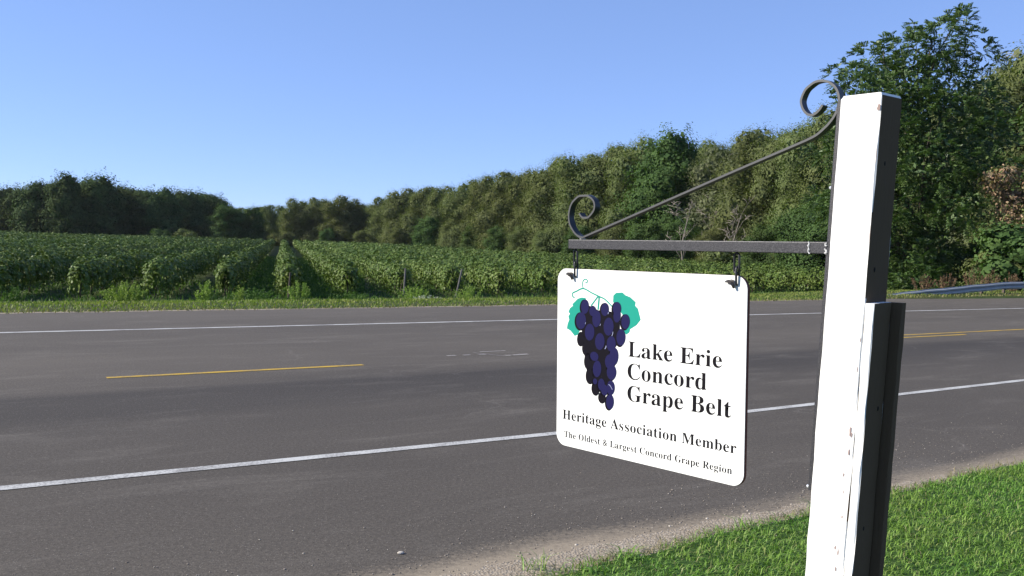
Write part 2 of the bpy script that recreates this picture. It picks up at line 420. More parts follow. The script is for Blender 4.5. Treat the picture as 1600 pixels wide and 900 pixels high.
for (a, o, l, wd, sl_) in [(6.38, 11.09, .14, .035, 0), (6.63, 11.08, .12, .035, 0), (6.88, 11.07, .12, .035, 0), (7.19, 10.86, .13, .035, -.1), (7.29, 10.86, .14, .035, 0), (7.44, 10.88, .16, .04, 0),
                      (7.06, 11.33, .45, .022, .02)]:
    ribbon('survey_mark', M['mark_paint'], a, a + l, lambda q: o - wd + (q - a) * sl_, lambda q: o + wd + (q - a) * sl_, .004, .05)
ribbon('survey_mark', M['mark_paint'], 6.92, 7.14, lambda q: 11.27 - (q - 6.92) * 2.2 - .03, lambda q: 11.27 - (q - 6.92) * 2.2 + .03, .0045, .04)

# lawn soil sheet (near side, in front of the gravel)
w4 = wob(21, .10, 1.1)
lawn_edge = lambda a: 3.54 + w4(a) * .45 + .035 * max(0, a - 2) + w4(a * 4.3) * .22 - .25 * max(0, 2.6 - a)
ribbon('lawn', M['lawn_soil'], -30, 60, lambda a: -30, lambda a: lawn_edge(a) - .03, .006, .1)

# ------------------------------------------------------------------ grass blades
def blades(P, h, wd, lean=.45, curl=.4):
    """three-face blades rooted at P (n,3)"""
    n = len(P); ang = rng.uniform(0, 2 * np.pi, n); d = np.column_stack([np.cos(ang), np.sin(ang), np.zeros(n)])
    sa = ang + np.pi / 2 + rng.normal(0, .5, n); s = np.column_stack([np.cos(sa), np.sin(sa), np.zeros(n)]) * (wd / 2)[:, None]
    ln = np.abs(rng.normal(lean, .25, n)); up = np.array([0, 0, 1.0])
    m_ = P + d * (h * ln * .4)[:, None] + up * (h * .58)[:, None]
    t_ = P + d * (h * (ln + curl * ln))[:, None] + up * (h * np.clip(1 - ln * .45, .3, 1))[:, None]
    V = np.stack([P - s, P + s, m_ - s * .8, m_ + s * .8, t_], 1).reshape(-1, 3)
    b = (np.arange(n) * 5)[:, None]
    return V, b + np.array([[0, 1, 3, 2]]), b + np.array([[2, 3, 4]])
def blade_obj(name, mt, P, h, wd, label, cat, **kw):
    V, q, t = blades(P, h, wd, **kw)
    return tag(link(name, npmesh(name, V, [q, t]), mat=mt), label, cat, kind='stuff')

# near lawn
n = 250000
a = rng.uniform(-.5, 12, n); o = rng.uniform(-1.2, 3.7, n)
xy = a[:, None] * DV + o[:, None] * NV
edge = np.array([lawn_edge(q) for q in a])
keep = (o < edge + rng.normal(0, .03, n)) & (xy[:, 1] > 3.6) & (xy[:, 0] > .1) & (xy[:, 0] < xy[:, 1] * .68)
P = np.column_stack([xy, np.full(n, -.003)])[keep]
tuft = .5 + .5 * np.sin(P[:, 0] * 5.1 + np.sin(P[:, 1] * 3.3)) * np.sin(P[:, 1] * 4.3 + 1)
nb = len(P)
blade_obj('lawn_grass', M['lawn_blade'], P, rng.uniform(.022, .052, nb) * (1 + .5 * tuft), rng.uniform(.003, .0065, nb), 'short bright green lawn grass around the foot of the white post', 'grass', lean=.75)
# sparse side of the lawn outside the frame
n = 24000; a = rng.uniform(-8, 20, n); o = rng.uniform(-4, 3.5, n); xy = a[:, None] * DV + o[:, None] * NV
edge = np.array([lawn_edge(q) for q in a])
inside = (xy[:, 1] > 3.6) & (xy[:, 0] > .1) & (xy[:, 0] < xy[:, 1] * .68) & (a > -.5) & (a < 12) & (o > -1.2)
keep = (o < edge) & ~inside & (xy[:, 1] > .6)
P = np.column_stack([xy, np.full(n, -.005)])[keep]; nb = len(P)
blade_obj('lawn_grass', M['lawn_blade'], P, rng.uniform(.05, .10, nb), rng.uniform(.01, .018, nb), 'green lawn grass at either side of the post, beside the gravel', 'grass')
# dry stalks and crabgrass where lawn meets gravel
n = 5200; a = rng.uniform(-1, 12, n); o = np.array([lawn_edge(q) for q in a]) + np.where(np.arange(n) < 2600, np.abs(rng.normal(0, .045, n)) - .03, -np.abs(rng.normal(0, .9, n)))
xy = a[:, None] * DV + o[:, None] * NV
blade_obj('edge_grass', M['dry_blade'], np.column_stack([xy, np.full(n, -.006)]), rng.uniform(.02, .07, n), rng.uniform(.003, .006, n), 'dry straw coloured grass stalks along the gravel edge of the lawn', 'dry grass', lean=.9)

def weed_plant(a, o, h, nb, label):
    p = AO(a, o); n = nb
    P = np.column_stack([rng.normal(p[0], .02 + h * .1, n), rng.normal(p[1], .02 + h * .1, n), np.full(n, -.006)])
    V, q, t = blades(P, rng.uniform(.4, .8, n) * h, rng.uniform(.003, .008, n), lean=.85)
    tag(link('crabgrass_tuft', npmesh('crabgrass_tuft', V, [q, t]), mat=M['lawn_blade']), label, 'weed', 'crabgrass tufts on the gravel edge')
weed_plant(2.62, 3.62, .17, 26, 'small crabgrass tuft on sandy gravel, leftmost of the tufts')
weed_plant(3.12, 3.55, .14, 40, 'low crabgrass tuft at the pointed left end of the lawn')
weed_plant(4.05, 3.60, .16, 14, 'lone thin grass tuft on the gravel below the sign corner')
weed_plant(4.78, 3.64, .16, 34, 'dark leafy grass tuft on the gravel just left of the white post')
weed_plant(6.0, 3.66, .10, 40, 'low weed patch on the gravel just right of the white post')
weed_plant(6.55, 3.62, .17, 22, 'upright weed standing taller than the lawn right of the post')

# pebbles
def pebbles(n, af, of, smin, smax, z, name, label):
    ico = np.array([[0, 0, 1], [1, 0, 0], [0, 1, 0], [-1, 0, 0], [0, -1, 0], [0, 0, -1]], float)
    fc = np.array([[0, 1, 2], [0, 2, 3], [0, 3, 4], [0, 4, 1], [5, 2, 1], [5, 3, 2], [5, 4, 3], [5, 1, 4]])
    a = af(n); o = of(a); s = smin + (smax - smin) * rng.random(n) ** 3
    xy = a[:, None] * DV + o[:, None] * NV
    jit = 1 + rng.uniform(-.35, .35, (n, 6, 3))
    V = ico[None] * jit * s[:, None, None] * np.stack([rng.uniform(.7, 1.3, n), rng.uniform(.7, 1.3, n), rng.uniform(.4, .8, n)], 1)[:, None, :]
    ang = rng.uniform(0, 6.28, n); c, s_ = np.cos(ang)[:, None], np.sin(ang)[:, None]
    V = np.stack([V[..., 0] * c - V[..., 1] * s_, V[..., 0] * s_ + V[..., 1] * c, V[..., 2]], -1)
    V += np.column_stack([xy, np.full(n, z)])[:, None, :]
    Fc = (np.arange(n) * 6)[:, None, None] + fc[None]
    tag(link(name, npmesh(name, V.reshape(-1, 3), Fc.reshape(-1, 3)), mat=M['stone']), label, 'gravel', kind='stuff')
pebbles(5200, lambda n: rng.uniform(-1, 12, n), lambda a: 3.62 + rng.normal(0, .11, len(a)), .003, .013, 0.0, 'loose_gravel', 'loose pebbles scattered between the asphalt and the lawn')
pebbles(3500, lambda n: rng.uniform(-1, 12, n), lambda a: 3.8 + np.abs(rng.normal(0, .5, len(a))), .002, .006, .002, 'road_grit', 'fine grit strewn over the asphalt shoulder')
def stone(a, o, s, label):
    bm = bmesh.new(); bmesh.ops.create_icosphere(bm, subdivisions=2, radius=1)
    for v in bm.verts:
        v.co = Vector((v.co.x * s * 1.3, v.co.y * s, v.co.z * s * .6)) * (1 + random.uniform(-.16, .16))
    me = bpy.data.meshes.new('stone'); bm.to_mesh(me); bm.free(); me.materials.append(M['stone'])
    ob = link('stone', me); p = AO(a, o); ob.location = (p[0], p[1], s * .4)
    tag(ob, label, 'stone')
stone(2.15, 4.15, .014, 'small tan stone lying alone on the dark asphalt shoulder')

# far verge: grass strip between road and vines
def verge(n, alo, ahi, olo, ohi, hlo, hhi, wlo, whi, mt, name, label, cat, pw=1.0, lean=.35):
    a = rng.uniform(alo, ahi, n); fe = np.array([far_edge(q) for q in a])
    o = fe + olo + (ohi - olo) * rng.random(n) ** pw
    xy = a[:, None] * DV + o[:, None] * NV
    k = (xy[:, 0] > -.66 * xy[:, 1] - 2) & (xy[:, 0] < .66 * xy[:, 1] + 2); xy = xy[k]; m_ = len(xy)
    P = np.column_stack([xy, tz(xy[:, 0], xy[:, 1]) - .01])
    blade_obj(name, mt, P, rng.uniform(hlo, hhi, m_), rng.uniform(wlo, whi, m_), label, cat, lean=lean)
verge(80000, -22, 75, .0, 9, .03, .10, .015, .035, M['verge_blade'], 'verge_grass', 'sunlit yellowish green grass verge along the far side of the road', 'grass')
verge(5000, -12, 75, -.05, .5, .05, .14, .015, .03, M['dry_blade'], 'verge_grass', 'straw coloured grass fringe right against the far asphalt edge', 'dry grass', lean=.7)
verge(42000, -22, 75, 8, 19, .04, .15, .02, .045, M['verge_blade'], 'tall_grass', 'taller rough grass between the verge and the vine rows', 'grass')
verge(26000, -22, 60, 17, 34, .08, .26, .03, .06, M['weed_dark'], 'aisle_grass', 'dark green grass growing in the aisles between the vine rows', 'grass')

n = 46000; dd_ = rng.uniform(42, 120, n); ax_ = rng.uniform(-.31, -.16, n)
P = np.column_stack([ax_ * dd_, dd_, tz(ax_ * dd_, dd_) - .01])
blade_obj('aisle_grass', M['weed_dark'], P, rng.uniform(.08, .22, n), rng.uniform(.04, .09, n), 'mown green grass in the aisles either side of the end on vine row', 'grass')
# ------------------------------------------------------------------ leaves
def leaf_cards(C, Nn, size, aspect=.8, fold=.18):
    """kite shaped leaves, centre C, facing Nn"""
    n = len(C); Nn = Nn / np.maximum(np.linalg.norm(Nn, axis=1), 1e-6)[:, None]
    r = rng.normal(0, 1, (n, 3)); T = np.cross(Nn, r); T /= np.maximum(np.linalg.norm(T, axis=1), 1e-6)[:, None]
    B = np.cross(Nn, T); s = np.asarray(size).reshape(-1, 1) * .5
    V = np.stack([C - T * s, C + B * s * aspect + Nn * s * fold, C + T * s, C - B * s * aspect + Nn * s * fold], 1)
    return V.reshape(-1, 3), np.arange(n * 4).reshape(n, 4)

# ------------------------------------------------------------------ vineyard
ROWD = np.array([-.241, .9705]); ROWN = np.array([.9705, .241])
TREE_EDGE = np.array([[60, 52], [36, 76], [27, 92], [15, 108], [5, 124], [-6, 152], [-20, 200], [-40, 262], [-60, 330]], float)
def tree_x(y): return np.interp(y, TREE_EDGE[:, 1], TREE_EDGE[:, 0])
def row_end(k):                                    # near end of row k (row 0 points at the camera)
    s = 9.06 + 2.91 * k
    return np.array([-17.3 + .81 * s, 36.0 + .586 * s])
vine_trunk = None
def vine_post(parent, loc, h, lean, mt, r=.045):
    mb = MB(); mb.tube([(0, 0, 0), (lean * .5, 0, h * .5), (lean, 0, h)], [r, r * .97, r * .93], 8)
    ob = mb.build('end_post', mt, parent); ob.location = loc; return ob
def vine_trunk_mesh():
    mb = MB(); mb.tube([(0, 0, -.05), (.03, .02, .3), (-.03, .03, .6), (.02, 0, .95)], [.04, .03, .03, .025], 6)
    return mb.mesh('trunk', True)
VT = vine_trunk_mesh(); VT.materials.append(M['bark'])
ordinal = {}
def row_label(k):
    d = {0: 'vine row pointing straight at the road, narrow leafy end with a dark post',
         1: 'leafy vine row first to the right of the one seen end on',
         2: 'leafy vine row ending in the pale grey post',
         3: 'leafy vine row ending in the leaning grey post, right of the pale one',
         -1: 'long vine row first to the left of the one seen end on',
         -2: 'vine row on the left starting behind the smaller pale weed clump',
         -3: 'vine row on the left starting behind the large pale green weed clump',
         -4: 'rounded vine row end just left of the large pale green weed clump',
         -5: 'vine row whose leafy end is the leftmost one in view by the verge'}
    if k in d: return d[k]
    names = ['fourth', 'fifth', 'sixth', 'seventh', 'eighth', 'ninth', 'tenth', 'eleventh', 'twelfth', 'thirteenth', 'fourteenth', 'fifteenth', 'sixteenth', 'seventeenth', 'eighteenth', 'nineteenth', 'twentieth', 'twenty-first', 'twenty-second', 'twenty-third', 'twenty-fourth', 'twenty-fifth', 'twenty-sixth', 'twenty-seventh', 'twenty-eighth', 'twenty-ninth', 'thirtieth', 'thirty-first', 'thirty-second', 'thirty-third', 'thirty-fourth', 'thirty-fifth', 'thirty-sixth', 'thirty-seventh', 'thirty-eighth']
    i = abs(k) - 4
    side = 'right' if k > 0 else 'left'
    return f'leafy vine row, {names[i]} to the {side} of the row seen end on'
def vine_row(k):
    P0 = row_end(k)
    t = np.arange(0, 330, .5); pts = P0 + t[:, None] * ROWD
    ok = (pts[:, 0] > -.64 * pts[:, 1] - 3) & (pts[:, 0] < tree_x(pts[:, 1]) - 2.0) & (pts[:, 1] < 300)
    if not ok.any(): return
    t0 = t[ok][0]; t1 = t[ok][-1] + .5
    if t1 - t0 < 3: return
    root = empty('vine_row', (P0[0] + ROWD[0] * t0, P0[1] + ROWD[1] * t0, float(tz(*(P0 + ROWD * t0)))))
    tag(root, row_label(k), 'vine row', 'rows of grapevines in the vineyard')
    seed = np.random.default_rng(100 + k)
    ph = seed.uniform(0, 6.28, 8)
    Vs = []; n0 = 0
    dist0 = np.linalg.norm(P0 + ROWD * t0)
    tt = t0
    while tt < t1:
        te = min(tt + 4, t1); d = np.linalg.norm(P0 + ROWD * (tt + 2))
        size = .135 if d < 60 else (.135 * (d / 60) ** .85)
        dens = 330 * (.135 / size) ** 2
        if d > 90: dens *= .75
        n = int(dens * (te - tt)); s = rng.uniform(tt, te, n)
        bush = 1.04 + .17 * np.sin(s * 1.1 + ph[0]) + .13 * np.sin(s * 2.7 + ph[1]) + .09 * np.sin(s * .33 + ph[2]) + .06 * np.sin(s * 6.1 + ph[3])
        th_ = rng.uniform(-.35 * np.pi, 1.35 * np.pi, n)
        endt = np.clip((s - t0 + .35) / .9, .25, 1) ** .4 if t0 == 0 else 1.0
        if t0 == 0 and tt == t0: lowend = (s - t0 < 1.6) & (rng.random(n) < .5)
        else: lowend = np.zeros(n, bool)
        rr = (1 - np.abs(rng.normal(0, .17, n))) * bush * endt
        rr = rr * (1 + .20 * np.sin(s * 7.3 + ph[4] + 2 * np.sin(th_ * 2 + ph[5])) * np.sin(th_ * 4 + ph[6]))
        lx = np.cos(th_) * .47 * rr; lz = .93 + np.sin(th_) * .60 * rr
        lx = np.where(lz < .7, lx * 1.05 + np.sign(lx) * .04, lx)
        # shoots that stick up or trail down
        sh = rng.random(n) < .08
        lz = np.where(sh & (lz > 1.2), lz + rng.uniform(0, .22, n), lz)
        lz = np.where((rng.random(n) < .25) & (lz < .85), lz - rng.uniform(0, .45, n), lz)
        lz = np.where(lowend & (lz < 1.0), lz * rng.uniform(.25, 1, n), lz)
        q = P0 + s[:, None] * ROWD + lx[:, None] * ROWN
        C = np.column_stack([q, tz(q[:, 0], q[:, 1]) + lz])
        Nn = np.column_stack([ROWN[0] * np.cos(th_), ROWN[1] * np.cos(th_), np.sin(th_) + .45]) + rng.normal(0, .45, (n, 3))
        if t0 == 0 and tt == 0:
            e = (s - t0) < .6
            Nn[e] += np.array([-ROWD[0], -ROWD[1], 0]) * .5
        V, _ = leaf_cards(C, Nn, size * rng.uniform(.7, 1.3, n), .85)
        Vs.append(V)
        m_ = int((26 if d < 90 else 12) * (te - tt)); s = rng.uniform(tt + (.5 if tt == 0 else 0), te, m_); lx = rng.normal(0, .10, m_); lz = rng.uniform(.40, 1.28, m_)  # oversized inner leaves, added to block light through the row
        q = P0 + s[:, None] * ROWD + lx[:, None] * ROWN
        V, _ = leaf_cards(np.column_stack([q, tz(q[:, 0], q[:, 1]) + lz]), np.column_stack([np.full(m_, ROWN[0]), np.full(m_, ROWN[1]), np.zeros(m_)]) + rng.normal(0, .35, (m_, 3)), (.38 if d < 90 else .55) * rng.uniform(.7, 1.2, m_), .8)
        Vs.append(V); tt = te
    V = np.concatenate(Vs); V = V - np.array(root.location)
    me = npmesh('foliage', V, np.arange(len(V)).reshape(-1, 4))
    link('foliage', me, root, M['vine'])
    if t0 == 0:
        mt = {0: M['post_dark'], 2: M['post_grey'], 3: M['post_grey']}.get(k, M['bark'])
        if k in (0, 2, 3): vine_post(root, (-ROWD[0] * (.2 if k == 2 else .5), -ROWD[1] * (.2 if k == 2 else .5), 0), 1.38 if k in (2, 3) else 1.15, .26 if k == 3 else .06, mt, .045)
        for i in range(3):
            ob = link('trunk', VT, root); ob.location = (ROWD[0] * (.8 + 2.3 * i), ROWD[1] * (.8 + 2.3 * i), 0); ob.rotation_euler[2] = random.uniform(0, 6)
for k in range(-36, 17): vine_row(k)

# ------------------------------------------------------------------ weed clumps, shrubs by the vines
def clump(name, x, y, wd, h, n, mt, label, cat, group=None, leaf=.07, stems=26, spike=.5):
    z0 = float(tz(x, y)); root = empty(name, (x, y, z0)); tag(root, label, cat, group)
    mb = MB()
    tips = []
    for i in range(stems):
        an = random.uniform(0, 6.28); rr = wd / 2 * math.sqrt(random.random()); hh = h * (1 - .45 * (rr / (wd / 2)) ** 2) * random.uniform(.75, 1.05)
        b = Vector((math.cos(an) * rr * .5, math.sin(an) * rr * .5, -.02)); tpt = Vector((math.cos(an) * rr, math.sin(an) * rr, hh))
        tips.append((b, tpt))
        mb.tube([b, (b + tpt) / 2 + Vector((0, 0, hh * .08)), tpt], [.008, .006, .003], 4)
    mb.build('stem', mt, root)
    i = rng.integers(0, stems, n); f = rng.random(n) ** .6
    B = np.array([t[0] for t in tips])[i]; T = np.array([t[1] for t in tips])[i]
    C = B + (T - B) * f[:, None] + rng.normal(0, .045, (n, 3)) * (1 - f * spike)[:, None]
    C[:, 2] = np.maximum(C[:, 2], .02)
    V, q = leaf_cards(C, rng.normal(0, 1, (n, 3)) + np.array([0, -.2, .5]), leaf * rng.uniform(.6, 1.3, n), .4)
    link('foliage', npmesh('foliage', V, q), root, mt)
    return root
def gp(px, d):                                      # ground point at picture column px (1600 wide), d metres away
    return ((px - 800) / 1450 * d, d)
x, y = gp(196, 33.4); clump('weed_clump', x, y, 1.7, .95, 3600, M['weed'], 'large pale green weed clump in front of the dark vine rows on the left', 'weed', 'pale weed clumps', .075, 70)
x, y = gp(322, 35.6); clump('weed_clump', x, y, 1.0, .95, 1500, M['weed'], 'smaller pale green weed clump right of the large one', 'weed', 'pale weed clumps', .075, 34)
x, y = gp(375, 37); clump('weed_clump', x, y, .6, .75, 600, M['weed'], 'narrow pale weed clump just left of the end on vine row', 'weed', 'pale weed clumps', .07, 16)
x, y = gp(466, 39); clump('weed_clump', x, y, 1.1, .95, 1300, M['weed'], 'pale weed clump just right of the end on vine row', 'weed', 'pale weed clumps', .07, 26)
x, y = gp(645, 41); clump('weed_clump', x, y, 1.6, .85, 1700, M['weed'], 'spreading weeds between the two grey end posts', 'weed', 'pale weed clumps', .07, 34)
x, y = gp(735, 43); clump('weed_clump', x, y, 1.9, .75, 1500, M['weed'], 'spreading weeds right of the leaning grey post', 'weed', 'pale weed clumps', .07, 34)
x, y = gp(560, 38.5); clump('weed_clump', x, y, 1.9, .5, 1300, M['weed_dark'], 'low dark green weeds at the foot of the vine row left of the grey posts', 'weed', None, .08, 34)
x, y = gp(395, 38); clump('weed_clump', x, y, 2.2, .6, 1500, M['weed_dark'], 'low dark weeds in the aisle left of the end on vine row', 'weed', None, .08, 34)
x, y = gp(668, 37.5); clump('flowering_weed', x, y, 1.5, .40, 500, M['flower'], 'low patch of white flowers at the top of the verge', 'flowers', None, .05, 30)
x, y = gp(20, 33); clump('weed_clump', x, y, .8, .7, 700, M['weed_dark'], 'green weeds at the left edge in front of the vine row ends', 'weed', None, .08, 18)

# ------------------------------------------------------------------ trees
def lumps_tree(H, W, nl, low=.0, seed=0, top=1.0, big=1.0):
    """ellipsoid lumps stacked into a crown of height H, width W"""
    r = random.Random(seed); L = []
    for i in range(nl):
        f = low + (1 - low) * (i + .5) / nl
        prof = (.80 + .20 * f / .45) if f < .45 else math.sqrt(max(.02, 1 - ((f - .45) / .62) ** 2)) * (1 if top else 1)
        an = i * 2.4 + r.uniform(-.6, .6); rad = W / 2 * prof * r.uniform(.30, .66)
        s = W * .5 * r.uniform(.34, .56) * (1.10 - .35 * f) * big
        L.append((math.cos(an) * rad, math.sin(an) * rad, H * (low + (1 - low) * (.04 + .90 * f)) - s * .35, s, s, s * r.uniform(.75, 1.1)))
    return L
def crown_mesh(name, L, n, size, aspect=.5, cluster=9, crad=.35, droop=0, seed=0, zmin=.0, ragged=.12):
    g = np.random.default_rng(seed); L = np.array(L, float)
    wgt = (L[:, 3] ** 2); wgt /= wgt.sum(); nc = n // cluster
    i = g.choice(len(L), nc, p=wgt); d = g.normal(0, 1, (nc, 3)); d /= np.linalg.norm(d, axis=1)[:, None]
    rad = 1 - np.abs(g.normal(0, .09, nc)) + g.random(nc) ** 6 * ragged * 3
    c = L[i, :3] + d * L[i, 3:6] * rad[:, None]
    # drop clusters buried deep in another lump
    keep = np.ones(nc, bool)
    for l in L:
        q = (c - l[:3]) / l[3:6]; keep &= ~((q ** 2).sum(1) < .36)
    keep &= c[:, 2] > zmin
    c = c[keep]; d = d[keep]; nc = len(c)
    cc = np.repeat(c, cluster, 0); dd = np.repeat(d, cluster, 0)
    off = g.normal(0, 1, (len(cc), 3)) * crad * np.array([1, 1, .75])
    C = cc + off * .6; C[:, 2] -= droop * g.random(len(cc))
    Nn = dd * 1.25 + off / crad * .25 + np.array([0, 0, .25]) + g.normal(0, .22, (len(cc), 3))
    V, q = leaf_cards(C, Nn, size * g.uniform(.65, 1.35, len(cc)), aspect, .25)
    # inner foliage that closes the crown
    ni = n // 6; i = g.choice(len(L), ni, p=wgt); d = g.normal(0, 1, (ni, 3)); d /= np.linalg.norm(d, axis=1)[:, None]
    ci = L[i, :3] + d * L[i, 3:6] * g.uniform(.45, .84, ni)[:, None]; ci[:, 2] = np.maximum(ci[:, 2], .15)
    V2, q2 = leaf_cards(ci, d + g.normal(0, .5, (ni, 3)), size * 2.6 * g.uniform(.7, 1.2, ni), .8, .2)
    q = np.concatenate([q, q2 + len(V)]); V = np.concatenate([V, V2])
    k = V[:, 2].reshape(-1, 4).min(1) > -.3
    q = q[k]
    return npmesh(name, V, q)
def trunk_mesh(L, H, r, seed=0, top=.55, limbs=9, twigs=0):
    rd = random.Random(seed); mb = MB()
    sp = [Vector((0, 0, -.3)), Vector((rd.uniform(-.2, .2), rd.uniform(-.2, .2), H * .2)), Vector((rd.uniform(-.4, .4), rd.uniform(-.4, .4), H * .42)), Vector((rd.uniform(-.5, .5), rd.uniform(-.5, .5), H * top))]
    sp = catmull(sp, 3); mb.tube(sp, [r * (1 - .75 * i / (len(sp) - 1)) for i in range(len(sp))], 7)
    Ls = list(L); rd.shuffle(Ls)
    for l in Ls[:limbs]:
        e = Vector(l[:3]) + Vector((rd.uniform(-.3, .3) * l[3], rd.uniform(-.3, .3) * l[3], rd.uniform(0, .4) * l[5]))
        j = min(len(sp) - 1, max(1, int(len(sp) * min(.95, max(.15, (e.z / H - .22) * 1.35))))); b = sp[j]
        mid = b.lerp(e, .5) + Vector((0, 0, .12 * (e - b).length)); r1 = r * (1 - .75 * j / (len(sp) - 1)) * .5
        mb.tube([b, mid, e], [r1, r1 * .6, .02], 5)
        for k in range(twigs):
            s = mid.lerp(e, rd.random()); t = s + Vector((rd.uniform(-1, 1), rd.uniform(-1, 1), rd.uniform(-.2, 1))) * l[3] * .8
            mb.tube([s, s.lerp(t, .5) + Vector((0, 0, .1)), t], [.03, .02, .008], 4)
    return mb.mesh('trunk', True)
PROTO = {}
def proto(key, L, n, size, H, r, mt, bk, **kw):
    tk = dict(limbs=kw.pop('limbs', 8), twigs=kw.pop('twigs', 0), top=kw.pop('top', .6))
    c = crown_mesh('crown', L, n, size, **kw); c.materials.append(mt)
    t = trunk_mesh(L, H, r, seed=kw.get('seed', 0), **tk); t.materials.append(bk)
    PROTO[key] = (c, t, H)
for s in range(4):
    proto(f'olive{s}', lumps_tree(12, 8.2, 19, .02, 20 + s, big=1.08), 40000, .165, 12, .28, M['olive'], M['bark'], seed=20 + s, aspect=.42, cluster=9, crad=.40, droop=.15)
proto('grey0', lumps_tree(12, 8.5, 20, .05, 31), 22000, .17, 12, .25, M['olive_grey'], M['pale_bark'], seed=31, aspect=.4, cluster=7, crad=.42, droop=.2, limbs=14, twigs=5, top=.8)
for s in range(2):
    proto(f'green{s}', lumps_tree(12, 9, 22, .05, 40 + s), 28000, .22, 12, .3, M['green'], M['bark'], seed=40 + s, aspect=.7, cluster=12, crad=.50, ragged=.2)
for s in range(3):
    proto(f'dark{s}', lumps_tree(12, 9.5, 20, .03, 50 + s, big=1.05), 20000, .34, 12, .3, M['dark'], M['bark'], seed=50 + s, aspect=.75, cluster=14, crad=.75, ragged=.28)
proto('bush0', lumps_tree(3, 4, 9, 0, 60), 6500, .18, 3, .08, M['green'], M['bark'], seed=60, aspect=.7, cluster=8, crad=.25)
proto('bush1', lumps_tree(3, 4.5, 9, 0, 61), 6500, .16, 3, .08, M['olive'], M['bark'], seed=61, aspect=.45, cluster=8, crad=.25)

def put_tree(kind, x, y, h, wscale, rz, label, cat='tree', group=None, name=None):
    c, t, H = PROTO[kind]; s = h / H
    root = empty(name or 'tree', (x, y, float(tz(x, y)) - .05), rz)
    root.scale = (s * wscale, s * wscale, s)
    for nm, me in (('crown', c), ('trunk', t)):
        o = bpy.data.objects.new(nm, me); COL.objects.link(o); o.parent = root
    return tag(root, label, cat, group)
def hor(px): return 378.4 + .0325 * (px - 800)
def tree_at(kind, px, d, ytop, ws, label, cat='tree', group=None, name=None):
    """tree whose axis stands in picture column px, d metres off, as tall as reaches picture row ytop"""
    x = (px - 800) / 1450 * d; z0 = float(tz(x, d)); h = 1.6 - z0 + (hor(px) - ytop) / 1450 * d
    return put_tree(kind, x, d, h, ws, random.uniform(0, 6.28), label, cat, group, name)
TREES = [
 # far left wood, dark
 ('dark0', -60, 215, 292, 1.2), ('dark1', 8, 222, 290, 1.15), ('dark2', 62, 218, 282, 1.1), ('dark0', 104, 214, 270, 1.0), ('dark1', 152, 210, 277, 1.05),
 ('dark2', 205, 222, 292, 1.2), ('dark0', 250, 225, 295, 1.1), ('dark1', 292, 232, 297, 1.1), ('dark2', 332, 240, 304, 1.1), ('dark2', 28, 230, 296, 1.1), ('dark1', 178, 226, 288, 1.1), ('dark0', -20, 230, 296, 1.2), ('dark1', 228, 236, 298, 1.1), ('dark2', 312, 246, 303, 1.1), ('dark0', 272, 238, 300, 1.1), ('dark0', 130, 224, 288, 1.1), ('dark1', 84, 228, 292, 1.1),
 ('dark2', -120, 215, 290, 1.3), ('dark0', -180, 215, 290, 1.3),
 # centre distance
 ('green0', 352, 222, 321, 1.35), ('green1', 388, 232, 318, 1.25), ('olive2', 415, 262, 313, 1.1), ('olive1', 458, 255, 311, 1.1), ('olive0', 492, 245, 303, 1.15), ('olive3', 528, 238, 302, 1.2), ('olive1', 552, 246, 306, 1.0), ('green1', 572, 270, 322, 1.1),
 ('olive3', 436, 280, 318, 1.2), ('olive2', 370, 285, 322, 1.2), ('olive0', 400, 290, 322, 1.2), ('olive2', 512, 280, 312, 1.2), ('olive1', 474, 285, 314, 1.2), ('olive0', 560, 290, 316, 1.2),
 # right wood, front rank receding
 ('olive0', 598, 232, 302, 1.2), ('olive1', 628, 218, 294, 1.15), ('olive2', 660, 204, 288, 1.1), ('olive3', 692, 190, 287, 1.15), ('olive0', 722, 178, 278, 1.05), ('olive1', 756, 168, 270, 1.05), ('olive2', 790, 158, 263, 1.05),
 ('olive3', 826, 148, 262, 1.0), ('olive1', 862, 138, 242, 1.0), ('olive0', 900, 130, 236, .95), ('olive2', 948, 124, 222, 1.0), ('olive3', 990, 118, 214, .95), ('green0', 1042, 110, 203, .92), ('olive1', 1092, 114, 212, .9),
 ('grey0', 1128, 104, 205, .85), ('olive2', 1176, 98, 193, .85), ('olive0', 1222, 94, 190, .80), ('olive3', 1268, 86, 176, .85), ('olive1', 1320, 84, 150, .9),
 # second rank
 ('olive2', 612, 250, 300, 1.2), ('olive0', 676, 225, 288, 1.2), ('olive1', 740, 196, 276, 1.1), ('olive3', 772, 186, 270, 1.1), ('olive2', 810, 172, 263, 1.1), ('olive0', 846, 160, 256, 1.1), ('olive3', 884, 150, 240, 1.0), ('olive1', 926, 142, 232, 1.0), ('green1', 966, 136, 226, 1.0), ('olive0', 1016, 130, 216, 1.0), ('olive3', 1066, 126, 214, 1.0), ('olive2', 1110, 124, 208, 1.0), ('olive1', 1152, 118, 200, 1.0), ('olive3', 1200, 112, 190, 1.0), ('grey0', 1246, 106, 186, 1.0), ('olive2', 1296, 100, 172, 1.0), ('olive3', 1380, 96, 150, 1.0), ('olive1', 644, 240, 294, 1.2), ('olive3', 708, 212, 284, 1.1),
 # behind and right of the walnut
 ('grey0', 1560, 74, 84, 1.05), ('olive0', 1630, 66, 60, 1.1), ('green1', 1500, 84, 150, 1.0), ('grey0', 1600, 90, 60, 1.1), ('olive2', 1440, 80, 140, .9), ('green0', 1700, 60, 60, 1.1), ('olive3', 1780, 56, 60, 1.1), ('olive1', 1560, 62, 170, .8),
]
def ordn(k, n):
    if k == 1: return 'leftmost of its kind'
    if k == n: return 'rightmost of its kind'
    return f"{k}{ {1: 'st', 2: 'nd', 3: 'rd'}.get(k % 10 if k // 10 != 1 else 0, 'th')} from left"
